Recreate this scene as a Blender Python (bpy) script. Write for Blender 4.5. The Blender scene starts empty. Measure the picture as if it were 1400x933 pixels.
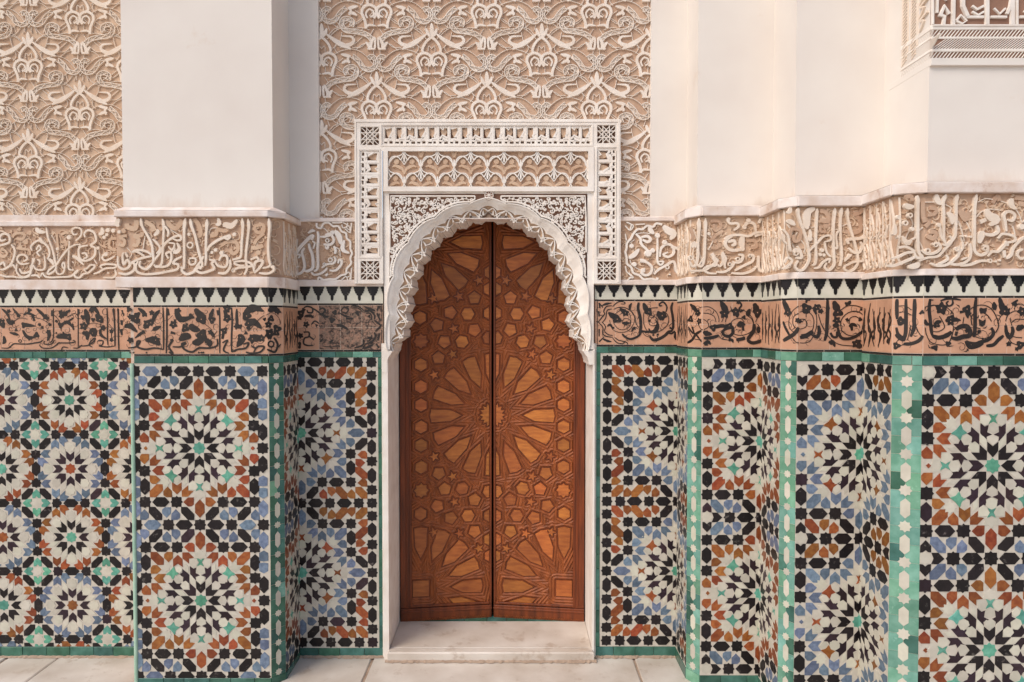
import bpy, math, random
import numpy as np
from mathutils import Vector
random.seed(7)
R = math.radians
C = bpy.context.scene.collection
scene = bpy.context.scene

# ------------------------------------------------------------------ camera
F = 933.3          # focal length in photograph pixels (24 mm on a 36 mm sensor)
D = 3.285          # camera to the back wall, metres
K = D / F          # metres per photograph pixel on the back wall
EYE = 1.62
PITCH = math.atan(23.0 / F)
cam_data = bpy.data.cameras.new('camera')
cam = bpy.data.objects.new('camera', cam_data)
C.objects.link(cam)
cam.location = (0, -D, EYE)
cam.rotation_euler = (math.pi / 2 - PITCH, 0, 0)
cam_data.sensor_width = 36
cam_data.lens = 36 * F / 1400
cam_data.clip_start = 0.05
cam_data.clip_end = 500
scene.camera = cam

# ------------------------------------------------------------------ world, sun, exposure
SUN_EL, SUN_AZ = 48.0, -48.0        # azimuth measured from the camera side of the wall, minus = from the left
world = bpy.data.worlds.new("World")
scene.world = world
world.use_nodes = True
nt = world.node_tree
sky = nt.nodes.new('ShaderNodeTexSky')
sky.sky_type = 'NISHITA'
sky.sun_disc = False
sky.sun_elevation = R(SUN_EL)
sky.sun_rotation = R(180 - SUN_AZ)
sky.air_density = 1.0
sky.dust_density = 3.0
nt.links.new(sky.outputs[0], nt.nodes['Background'].inputs[0])
nt.nodes['Background'].inputs[1].default_value = 0.15
sd = bpy.data.lights.new('sun', 'SUN')
sun = bpy.data.objects.new('sun', sd)
C.objects.link(sun)
sd.energy = 1.4
sd.angle = R(30)
sd.color = (1.0, 0.962, 0.915)
az = R(SUN_AZ)
sdir = Vector((math.sin(az) * math.cos(R(SUN_EL)), -math.cos(az) * math.cos(R(SUN_EL)), math.sin(R(SUN_EL))))
sun.rotation_euler = sdir.to_track_quat('Z', 'Y').to_euler()
scene.view_settings.view_transform = 'Standard'
scene.view_settings.look = 'None'
scene.view_settings.exposure = 0.24
scene.view_settings.gamma = 1

# ------------------------------------------------------------------ materials
def lin(h):
    h = h.lstrip('#')
    v = [int(h[i:i + 2], 16) / 255 for i in (0, 2, 4)]
    return tuple(c / 12.92 if c <= 0.04045 else ((c + 0.055) / 1.055) ** 2.4 for c in v) + (1,)

def mat(name, c1, c2=None, rough=0.8, nscale=6.0, detail=4, rnd=0.0, hue=0.0, bump=0.0, bscale=40.0, coat=0.0,
        spots=None, stretch=None, thr=(0.35, 0.7), spec=None, stain=None):
    m = bpy.data.materials.new(name)
    m.use_nodes = True
    t = m.node_tree
    b = t.nodes['Principled BSDF']
    b.inputs['Roughness'].default_value = rough
    if spec is not None:
        b.inputs['Specular IOR Level'].default_value = spec
    if spec is None and rough < .35: b.inputs['Specular IOR Level'].default_value = 0.32
    if coat:
        b.inputs['Coat Weight'].default_value = coat
        b.inputs['Coat Roughness'].default_value = 0.12
    co = t.nodes.new('ShaderNodeTexCoord')
    oi = t.nodes.new('ShaderNodeObjectInfo')
    geo = t.nodes.new('ShaderNodeNewGeometry')
    mp = t.nodes.new('ShaderNodeMapping')
    t.links.new(geo.outputs['Position'], mp.inputs['Vector'])
    if stretch:
        mp.inputs['Scale'].default_value = stretch
    no = t.nodes.new('ShaderNodeTexNoise')
    no.inputs['Scale'].default_value = nscale
    no.inputs['Detail'].default_value = detail
    t.links.new(mp.outputs[0], no.inputs['Vector'])
    cr = t.nodes.new('ShaderNodeMapRange')
    cr.inputs['From Min'].default_value = thr[0]
    cr.inputs['From Max'].default_value = thr[1]
    t.links.new(no.outputs['Fac'], cr.inputs['Value'])
    mx = t.nodes.new('ShaderNodeMix'); mx.data_type = 'RGBA'
    mx.inputs['A'].default_value = lin(c1)
    mx.inputs['B'].default_value = lin(c2 or c1)
    t.links.new(cr.outputs[0], mx.inputs['Factor'])
    out = mx.outputs['Result']
    if spots:
        n2 = t.nodes.new('ShaderNodeTexNoise')
        n2.inputs['Scale'].default_value = spots[1]
        n2.inputs['Detail'].default_value = 6
        n2.inputs['Roughness'].default_value = 0.7
        t.links.new(geo.outputs['Position'], n2.inputs['Vector'])
        r2 = t.nodes.new('ShaderNodeMapRange')
        r2.inputs['From Min'].default_value = spots[2]
        r2.inputs['From Max'].default_value = spots[2] + 0.08
        r2.inputs['To Max'].default_value = spots[3]
        t.links.new(n2.outputs['Fac'], r2.inputs['Value'])
        m2 = t.nodes.new('ShaderNodeMix'); m2.data_type = 'RGBA'
        t.links.new(r2.outputs[0], m2.inputs['Factor'])
        t.links.new(out, m2.inputs['A'])
        m2.inputs['B'].default_value = lin(spots[0])
        out = m2.outputs['Result']
    if stain:
        sp = t.nodes.new('ShaderNodeSeparateXYZ'); t.links.new(geo.outputs['Position'], sp.inputs[0])
        n5 = t.nodes.new('ShaderNodeTexNoise'); n5.inputs['Scale'].default_value = 7; n5.inputs['Detail'].default_value = 7; n5.inputs['Roughness'].default_value = .65
        m5 = t.nodes.new('ShaderNodeMapping'); m5.inputs['Scale'].default_value = (1, 1, .35)
        t.links.new(geo.outputs['Position'], m5.inputs['Vector']); t.links.new(m5.outputs[0], n5.inputs['Vector'])
        md = t.nodes.new('ShaderNodeMath'); md.operation = 'MULTIPLY_ADD'; md.inputs[1].default_value = .34; md.inputs[2].default_value = stain[0]-.10
        t.links.new(n5.outputs['Fac'], md.inputs[0])          # ragged upper edge of the damp line
        r5 = t.nodes.new('ShaderNodeMath'); r5.operation = 'SUBTRACT'; t.links.new(md.outputs[0], r5.inputs[0]); t.links.new(sp.outputs['Z'], r5.inputs[1])
        r6 = t.nodes.new('ShaderNodeMapRange'); r6.inputs['From Min'].default_value = 0; r6.inputs['From Max'].default_value = .11; r6.inputs['To Max'].default_value = stain[1]
        t.links.new(r5.outputs[0], r6.inputs['Value'])
        m6 = t.nodes.new('ShaderNodeMix'); m6.data_type = 'RGBA'; t.links.new(r6.outputs[0], m6.inputs['Factor']); t.links.new(out, m6.inputs['A']); m6.inputs['B'].default_value = lin('#b58c6b')
        out = m6.outputs['Result']
    if rnd or hue:
        hs = t.nodes.new('ShaderNodeHueSaturation')
        r3 = t.nodes.new('ShaderNodeMapRange')
        r3.inputs['To Min'].default_value = 1 - rnd
        r3.inputs['To Max'].default_value = 1 + rnd
        t.links.new(oi.outputs['Random'], r3.inputs['Value'])
        t.links.new(r3.outputs[0], hs.inputs['Value'])
        mu = t.nodes.new('ShaderNodeMath'); mu.operation = 'MULTIPLY'; mu.inputs[1].default_value = 7.13
        fr = t.nodes.new('ShaderNodeMath'); fr.operation = 'FRACT'
        t.links.new(oi.outputs['Random'], mu.inputs[0]); t.links.new(mu.outputs[0], fr.inputs[0])
        r4 = t.nodes.new('ShaderNodeMapRange')
        r4.inputs['To Min'].default_value = 0.5 - hue
        r4.inputs['To Max'].default_value = 0.5 + hue
        t.links.new(fr.outputs[0], r4.inputs['Value'])
        t.links.new(r4.outputs[0], hs.inputs['Hue'])
        t.links.new(out, hs.inputs['Color'])
        out = hs.outputs[0]
    t.links.new(out, b.inputs['Base Color'])
    if bump:
        n3 = t.nodes.new('ShaderNodeTexNoise')
        n3.inputs['Scale'].default_value = bscale
        n3.inputs['Detail'].default_value = 3
        t.links.new(mp.outputs[0], n3.inputs['Vector'])
        bp = t.nodes.new('ShaderNodeBump')
        bp.inputs['Strength'].default_value = 1.0
        bp.inputs['Distance'].default_value = bump
        t.links.new(n3.outputs['Fac'], bp.inputs['Height'])
        t.links.new(bp.outputs[0], b.inputs['Normal'])
    return m

M = {}
M['plaster'] = mat('smooth_plaster', '#e2dad0', '#dad0c6', 0.85, 2.5, 5, bump=0.006, bscale=3.2, spots=('#cdb59c', 2.2, 0.62, 0.35), stain=(2.11, .42))
M['plaster_dirty'] = mat('ledge_plaster', '#e3d8d0', '#cfb9a8', 0.85, 14, 6, bump=0.0015, bscale=40, spots=('#ab7f62', 9.0, 0.60, 0.5))
M['white'] = mat('white_carved_stucco', '#ece4da', '#dfd3c6', 0.85, 12, 5, bump=0.0008, bscale=90, spots=('#c9a78c', 25, 0.66, 0.4))
M['ivory'] = mat('ivory_carved_stucco', '#e8dccf', '#dccbba', 0.88, 14, 5, bump=0.001, bscale=90, spots=('#c4a58b', 20, 0.62, 0.4))
M['cream'] = mat('cream_carved_stucco', '#e4d5c4', '#dac6b1', 0.88, 16, 5, bump=0.0008, bscale=90)
M['tan'] = mat('tan_stucco_ground', '#c5a68c', '#b39178', 0.92, 9, 6, bump=0.0015, bscale=70, spots=('#dcc0a4', 12, 0.6, 0.6))
M['tan2'] = mat('buff_stucco_ground', '#cdb196', '#bd9c80', 0.92, 9, 6, bump=0.0015, bscale=70)
M['undergrowth'] = mat('low_relief_stucco', '#d6bca2', '#c5a689', 0.9, 16, 5, bump=0.0008, bscale=90)
M['pink'] = mat('shade_brown_stucco_ground', '#94705c', '#7f5c4a', 0.92, 9, 6, bump=0.0012, bscale=70)  # brown ground, darkened further to put crevice shade into its colour
M['K'] = mat('black_glazed_tile', '#171213', '#201a1b', 0.32, 60, 4, rnd=0.35, hue=0.03, bump=0.0006, bscale=60, spots=('#77706a', 45, 0.60, 0.55))
M['P'] = mat('aubergine_glazed_tile', '#2a1a20', '#33262e', 0.3, 60, 4, rnd=0.4, hue=0.03, bump=0.0006, bscale=60, spots=('#77706a', 45, 0.64, 0.5))
M['O'] = mat('rust_glazed_tile', '#7d4121', '#96592f', 0.28, 60, 4, rnd=0.3, hue=0.016, bump=0.0007, bscale=60)
M['B'] = mat('blue_glazed_tile', '#566477', '#728092', 0.28, 60, 4, rnd=0.28, hue=0.02, bump=0.0007, bscale=60)
M['T'] = mat('teal_glazed_tile', '#4c8a74', '#6aa58e', 0.28, 50, 4, rnd=0.2, hue=0.02, bump=0.0007, bscale=60)
M['G'] = mat('green_glazed_tile', '#33594b', '#4a7466', 0.25, 18, 5, rnd=0.28, hue=0.03, bump=0.0008, bscale=35, spots=('#76a893', 30, 0.64, 0.3))
M['g'] = mat('pale_green_glazed_tile', '#5d8c77', '#76a18d', 0.24, 25, 5, rnd=0.2, hue=0.03, bump=0.001, bscale=35, spots=('#a9cdb8', 30, 0.60, 0.3))
M['W'] = mat('white_glazed_tile', '#c5bfae', '#b9b3a2', 0.3, 30, 4, rnd=0.11, hue=0.015, bump=0.0006, bscale=50)
M['bed'] = mat('white_tile_bed', '#c6bdae', '#b9b0a1', 0.4, 40, 5, bump=0.0008, bscale=90, spots=('#a58f79', 70, 0.62, 0.5))
M['mint'] = mat('pale_celadon_glaze', '#cfcaba', '#c3c0ae', 0.32, 20, 4, rnd=0.06, bump=0.0006, bscale=50)
M['bead'] = mat('celadon_bead_glaze', '#a8c4ae', '#93b59d', 0.25, 20, 4, bump=0.0006, bscale=50)
M['terra'] = mat('terracotta_tile', '#c8997b', '#b6876a', 0.5, 16, 5, rnd=0.10, bump=0.0008, bscale=60, spots=('#cfab93', 35, 0.62, 0.5))
M['ruin'] = mat('worn_terracotta_tile', '#a57e68', '#786657', 0.75, 55, 8, bump=0.005, bscale=80, spots=('#2c2422', 42, 0.50, 0.85))
M['ink'] = mat('black_glaze_print', '#1f1815', '#2e241f', 0.35, 60, 4, bump=0.0004, bscale=60, spots=('#6b5a4c', 60, 0.66, 0.4))
M['grout'] = mat('pale_grout', '#d8c3b0', '#c9b09b', 0.9, 40, 4)
M['wood'] = mat('dark_cedar_wood', '#7e3b17', '#552710', 0.45, 5, 8, bump=0.0012, bscale=16, stretch=(9, 9, 0.8), spec=0.4)
M['wood2'] = mat('strapwork_cedar', '#985227', '#733b1b', 0.55, 7, 8, bump=0.0006, bscale=60, stretch=(5, 5, 2.0), spec=0.4, spots=('#a8683a', 30, 0.62, 0.5))
M['inlay'] = mat('honey_cedar_inlay', '#b46a30', '#934f24', 0.42, 14, 6, rnd=0.22, hue=0.006, bump=0.0008, bscale=50, stretch=(1, 1, 5), spec=0.4)
M['marble'] = mat('worn_marble', '#d2c8bc', '#b8aa9b', 0.5, 5, 9, rnd=0.06, bump=0.001, bscale=20, spots=('#a08a75', 9, 0.57, 0.5))
M['joint'] = mat('sandy_mortar', '#a8917d', '#927c69', 0.95, 30, 5, bump=0.002, bscale=80)
M['ground'] = mat('courtyard_paving_ground', '#b8aa9c', '#a5968a', 0.7, 1.5, 6)
M['gap_dark'] = mat('dark_gap', '#1c120c', '#26180f', 0.9, 10, 2)

# ------------------------------------------------------------------ geometry helpers
class G:
    """mesh in face coordinates: u to the right, z up, d outward from the face"""
    def __init__(s): s.v = []; s.f = []
    def pt(s, u, z, d): s.v.append((u, -d, z)); return len(s.v) - 1
    def box(s, u0, u1, z0, z1, d0, d1):
        b = len(s.v)
        for d in (d0, d1):
            for (u, z) in ((u0, z0), (u1, z0), (u1, z1), (u0, z1)): s.pt(u, z, d)
        s.f += [(b, b+3, b+2, b+1), (b+4, b+5, b+6, b+7), (b, b+1, b+5, b+4), (b+1, b+2, b+6, b+5), (b+2, b+3, b+7, b+6), (b+3, b, b+4, b+7)]
        return s
    def cbox(s, u0, u1, z0, z1, d0, d1, c):      # box with chamfered front edge
        b = len(s.v)
        for (d, i) in ((d0, 0), (d1 - c, 0), (d1, c)):
            for (u, z) in ((u0+i, z0+i), (u1-i, z0+i), (u1-i, z1-i), (u0+i, z1-i)): s.pt(u, z, d)
        s.f.append((b+8, b+9, b+10, b+11))
        for r in (0, 4):
            for k in range(4):
                n = (k+1) % 4
                s.f.append((b+r+k, b+r+n, b+r+4+n, b+r+4+k))
        return s
    def prism(s, poly, d0, d1, inset=0.0):
        n = len(poly)
        if n < 3: return s
        a = sum(poly[i][0]*poly[(i+1)%n][1]-poly[(i+1)%n][0]*poly[i][1] for i in range(n))
        if a < 0: poly = poly[::-1]
        cx = sum(p[0] for p in poly)/n; cz = sum(p[1] for p in poly)/n
        b = len(s.v)
        for (u, z) in poly: s.pt(u, z, d0)
        for (u, z) in poly:
            L = math.hypot(u-cx, z-cz) or 1
            k = max(0.0, 1-inset/L)
            s.pt(cx+(u-cx)*k, cz+(z-cz)*k, d1)
        s.f.append(tuple(range(b+n, b+2*n)))
        for i in range(n):
            j = (i+1) % n
            s.f.append((b+i, b+j, b+n+j, b+n+i))
        return s
    def disc(s, u, z, r, d0, d1, n=10):
        return s.prism([(u+r*math.cos(2*math.pi*i/n), z+r*math.sin(2*math.pi*i/n)) for i in range(n)], d0, d1, r*0.25)
    def ribbon(s, pts, ws, d0, d1, top=0.62, closed=False):
        n = len(pts)
        if n < 2: return s
        b = len(s.v)
        for i in range(n):
            if closed: p, q = pts[i-1], pts[(i+1) % n]
            else: p, q = pts[max(0, i-1)], pts[min(n-1, i+1)]
            dx, dz = q[0]-p[0], q[1]-p[1]
            L = math.hypot(dx, dz) or 1e-9
            nx, nz = -dz/L, dx/L
            w = (ws[i] if isinstance(ws, (list, tuple)) else ws)/2
            x, z = pts[i]
            h = d1+2.5e-5*i*(1 if d1 > d0 else -1)
            s.pt(x+nx*w, z+nz*w, d0); s.pt(x+nx*w*top, z+nz*w*top, h)
            s.pt(x-nx*w*top, z-nz*w*top, h); s.pt(x-nx*w, z-nz*w, d0)
        for i in range(n if closed else n-1):
            a = b+4*i; c = b+4*((i+1) % n)
            for k in range(3): s.f.append((a+k, a+k+1, c+k+1, c+k))
        if not closed:
            s.f.append((b+3, b+2, b+1, b)); e = b+4*(n-1); s.f.append((e, e+1, e+2, e+3))
        return s

def crom(pts, sub=3, closed=False):
    n = len(pts)
    if n < 3: return list(pts)
    out = []
    rng = range(n) if closed else range(n-1)
    for i in rng:
        if closed: p0, p1, p2, p3 = pts[i-1], pts[i], pts[(i+1) % n], pts[(i+2) % n]
        else: p0, p1, p2, p3 = pts[max(0, i-1)], pts[i], pts[i+1], pts[min(n-1, i+2)]
        for k in range(sub):
            t = k/sub
            out.append(tuple(0.5*((2*p1[j])+(-p0[j]+p2[j])*t+(2*p0[j]-5*p1[j]+4*p2[j]-p3[j])*t*t+(-p0[j]+3*p1[j]-3*p2[j]+p3[j])*t**3) for j in (0, 1)))
    if not closed: out.append(tuple(pts[-1]))
    return out

def mk(name, g, m, parent, loc=(0, 0, 0), rz=0.0, kind=None, smooth=False, mesh=None):
    if mesh is None:
        mesh = bpy.data.meshes.new(name)
        mesh.from_pydata(g.v, [], g.f)
        mesh.materials.append(m)
        if smooth: mesh.polygons.foreach_set('use_smooth', [True]*len(mesh.polygons))
    o = bpy.data.objects.new(name, mesh)
    C.objects.link(o)
    o.parent = parent
    o.location = loc
    o.rotation_euler = (0, 0, rz)
    if m and mesh.materials[0] is not m:
        o.material_slots[0].link = 'OBJECT'; o.material_slots[0].material = m
    if kind: o['kind'] = kind
    return o

def thing(name, label, cat, loc=(0, 0, 0), group=None, kind=None):
    o = bpy.data.objects.new(name, None)
    C.objects.link(o)
    o.empty_display_size = 0.1
    o.location = loc
    o['label'] = label; o['category'] = cat
    if group: o['group'] = group
    if kind: o['kind'] = kind
    return o

def ray(px, py):
    v = (466.5-py)/F; w = (px-700)/F
    return Vector((w, math.cos(PITCH)+v*math.sin(PITCH), -math.sin(PITCH)+v*math.cos(PITCH)))
CAM = Vector((0, -D, EYE))

class Face:
    """a vertical wall face from plan point a to plan point b (left to right as the camera sees it)"""
    def __init__(s, a, b, root):
        s.a = a; s.b = b; s.root = root
        dx, dy = b[0]-a[0], b[1]-a[1]
        s.W = math.hypot(dx, dy)
        s.phi = math.atan2(dy, dx)
        s.U = (dx/s.W, dy/s.W); s.N = (dy/s.W, -dx/s.W)
        s.loc = (a[0]-root.location.x, a[1]-root.location.y, -root.location.z)
    def px(s, px, py, d=0.0):
        r = ray(px, py)
        ax, ay = s.a[0]+s.N[0]*d, s.a[1]+s.N[1]*d
        den = r.x*s.N[0]+r.y*s.N[1]
        t = ((ax-CAM.x)*s.N[0]+(ay-CAM.y)*s.N[1])/den
        p = CAM+r*t
        return ((p.x-s.a[0])*s.U[0]+(p.y-s.a[1])*s.U[1], p.z)
    def z(s, py, px=None, d=0.0):
        mx, my = (s.a[0]+s.b[0])/2, (s.a[1]+s.b[1])/2
        v = (466.5-py)/F
        # distance along y to the face middle
        r1, r2 = math.cos(PITCH)+v*math.sin(PITCH), -math.sin(PITCH)+v*math.cos(PITCH)
        return EYE+(my-s.N[1]*-d+D)/r1*r2
    def add(s, name, g, m, parent=None, kind=None, smooth=False, mesh=None, at=(0, 0, 0)):
        if parent is None:
            ph = s.phi; c, sn = math.cos(ph), math.sin(ph)
            loc = (s.loc[0]+c*at[0]-sn*at[1], s.loc[1]+sn*at[0]+c*at[1], s.loc[2]+at[2])
            return mk(name, g, m, s.root, loc, ph, kind, smooth, mesh)
        return mk(name, g, m, parent, at, 0, kind, smooth, mesh)

def clip(poly, u0, u1, z0, z1):
    def cut(p, ins, inter):
        out = []
        for i in range(len(p)):
            a, b = p[i-1], p[i]
            if ins(b):
                if not ins(a): out.append(inter(a, b))
                out.append(b)
            elif ins(a): out.append(inter(a, b))
        return out
    def ix(c): return lambda a, b: (c, a[1]+(b[1]-a[1])*(c-a[0])/(b[0]-a[0]))
    def iz(c): return lambda a, b: (a[0]+(b[0]-a[0])*(c-a[1])/(b[1]-a[1]), c)
    for ins, it in ((lambda p: p[0] >= u0, ix(u0)), (lambda p: p[0] <= u1, ix(u1)), (lambda p: p[1] >= z0, iz(z0)), (lambda p: p[1] <= z1, iz(z1))):
        if len(poly) < 3: return []
        poly = cut(poly, ins, it)
    out = []
    for p in poly:
        if not out or math.hypot(p[0]-out[-1][0], p[1]-out[-1][1]) > 1e-5: out.append(p)
    if len(out) < 3: return []
    a = abs(sum(out[i-1][0]*out[i][1]-out[i][0]*out[i-1][1] for i in range(len(out))))/2
    return out if a > 1.2e-5 else []

# ------------------------------------------------------------------ zellige patterns (unit = 1/1480 of the large rosette's period)
def sym(poly, kind, col, diag=False, out=None):
    seen = []
    for sw in (0, 1):
        for sx in (1, -1):
            for sy in (1, -1):
                q = [(p[1]*sx, p[0]*sy) if sw else (p[0]*sx, p[1]*sy) for p in poly]
                c = (round(sum(p[0] for p in q)/len(q), 0), round(sum(p[1] for p in q)/len(q), 0))
                if any(abs(c[0]-e[0])+abs(c[1]-e[1]) < 9 for e in seen): continue
                seen.append(c); out.append((kind, col, q))
def star8(x, y, a=44, t=56):
    p = []
    for k in range(4):
        c, s = math.cos(k*math.pi/2), math.sin(k*math.pi/2)
        for (u, v) in ((t, 0), (a, 13), (a, a), (13, a)):
            p.append((x+u*c-v*s, y+u*s+v*c))
    return p
def octa(x, y, r1, r2, n=8):
    return [(x+(r1 if i % 2 == 0 else r2)*math.cos(math.pi*i/n), y+(r1 if i % 2 == 0 else r2)*math.sin(math.pi*i/n)) for i in range(2*n)]
def hexh(x, y, L=78, h=44, f=38): return [(x-L, y), (x-f, y-h), (x+f, y-h), (x+L, y), (x+f, y+h), (x-f, y+h)]
def hexv(x, y, L=80, h=42, f=38): return [(x, y-L), (x+h, y-f), (x+h, y+f), (x, y+L), (x-h, y+f), (x-h, y-f)]
def hexd(x, y, s=1):   # "/" when s=1, y pointing down
    return [(x+s*a, y+b) for a, b in ((3, -60), (58, -60), (60, -8), (-3, 60), (-58, 60), (-60, 8))]
def alm(x, y, dx=1, dy=1):   # tip down for dy=1, square corner top left for dx=1
    return [(x+dx*a, y+dy*b) for a, b in ((-40, -45), (14, -45), (38, -26), (40, 10), (0, 52), (-38, 12))]
def almh(x, y, dx=1, dy=1): return [(x+(q[1])*dx, y+(q[0])*dy) for q in [(a[0], a[1]) for a in alm(0, 0)]]

def rosette_core():
    o = []
    S = lambda poly, kind, col: sym(poly, kind, col, out=o)
    o.append(('star_tile', 'C', octa(0, 0, 58, 46)))
    S([(0, -72), (41, -118), (41, -188), (0, -155), (-41, -188), (-41, -118)], 'arrow_tile', 'K')
    S([(-50, -50), (-50, -115), (-104, -164), (-104, -104), (-164, -104), (-115, -50)], 'arrow_tile', 'K')
    S([(-103, -262), (-49, -210), (-49, -133), (-103, -184)], 'rhomb_tile', 'W')
    S([(0, -160), (40, -197), (42, -236), (20, -254), (-20, -254), (-42, -236), (-40, -197)], 'petal_tile', 'W')
    S([(-109, -109), (-109, -170), (-142, -196), (-183, -183), (-196, -142), (-170, -109)], 'petal_tile', 'W')
    S([(-305, -171), (-271, -174), (-255, -204), (-229, -164), (-186, -168), (-198, -142), (-173, -112), (-252, -112)], 'bird_tile', 'P')
    S([(-333, -98), (-255, -98), (-202, -46), (-232, -50), (-249, -8), (-268, -48), (-321, -40), (-308, -66)], 'bird_tile', 'P')
    S([(-404, -102), (-342, -102), (-318, -72), (-330, -40), (-352, -30), (-372, -14), (-404, -32)], 'petal_tile', 'W')
    S([(-404, -26), (-374, -10), (-346, -24), (-357, 0), (-346, 24), (-374, 10), (-404, 26), (-392, 0)], 'cross_tile', 'X')
    S([(-342, -22), (-318, -50), (-275, -44), (-254, 0), (-275, 44), (-318, 50), (-342, 22), (-352, 0)], 'petal_tile', 'W')
    S([(-257, -315), (-246, -284), (-222, -262), (-250, -250), (-262, -222), (-284, -246), (-315, -257), (-283, -283)], 'cross_tile', 'X')
    S([(-216, -350), (-176, -312), (-174, -290), (-196, -270), (-236, -278), (-254, -302)], 'petal_tile', 'W')
    S([(-258, -240), (-232, -262), (-178, -254), (-160, -205), (-205, -160), (-254, -178), (-262, -232)], 'petal_tile', 'W')
    S([(-215, -443), (-173, -402), (-173, -332), (-215, -360), (-257, -332), (-257, -402)], 'arrow_tile', 'R')
    S([(-167, -467), (-112, -467), (-62, -415), (-110, -409), (-110, -364), (-167, -412)], 'arrow_tile', 'R')
    S(alm(-304, -427, -1, 1), 'almond_tile', 'R')
    S([(-470, -470), (-415, -470), (-352, -408), (-352, -352), (-408, -352), (-470, -415)], 'hexagon_tile', 'R')
    S([(-152, -522), (-112, -562), (-80, -562), (-58, -545), (-58, -479), (-110, -479)], 'almond_tile', 'R')
    S([(0, -502), (26, -474), (62, -476), (52, -440), (66, -410), (-66, -410), (-52, -440), (-62, -476), (-26, -474)], 'white_star_tile', 'W')
    S(octa(-332, -332, 56, 40), 'white_star_tile', 'W')
    S([(-145, -362), (-112, -330), (-112, -268), (-150, -300), (-145, -330)], 'rhomb_tile', 'W')
    S(star8(-520, -520), 'star_tile', 'K')
    S(star8(-220, -520), 'star_tile', 'K')
    S(hexh(-370, -521), 'hexagon_tile', 'K')
    return o

def row740(o, sy, wide):
    """the bands between two rosettes, at y = sy*(520..740)"""
    def A(kind, col, poly): o.append((kind, col, [(p[0], p[1]*sy) for p in poly]))
    for sx in (1, -1):
        X = lambda kind, col, poly: A(kind, col, [(p[0]*sx, p[1]) for p in poly])
        X('hexagon_tile', 'K', hexd(-117, -632, 1))
        X('almond_tile', 'Q', alm(-230, -647, 1, 1))
        X('almond_tile', 'Q', alm(-317, -619, -1, -1))
        X('hexagon_tile', 'K' if wide == 'edge' else 'Q', hexd(-422, -632, 1 if wide != 'wide' else -1))
        X('almond_tile', 'Q', alm(-527, -647, 1, 1))
        X('star_tile', 'K', star8(-300, -742))
        X('hexagon_tile', 'K', hexh(-150, -742))
        X('hexagon_tile', 'Q' if wide == 'edge' else 'K', hexh(-451, -742))
    A('star_tile', 'K', star8(0, -742))
    A('hexagon_tile', 'R', hexv(0, -585, 84))

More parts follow.
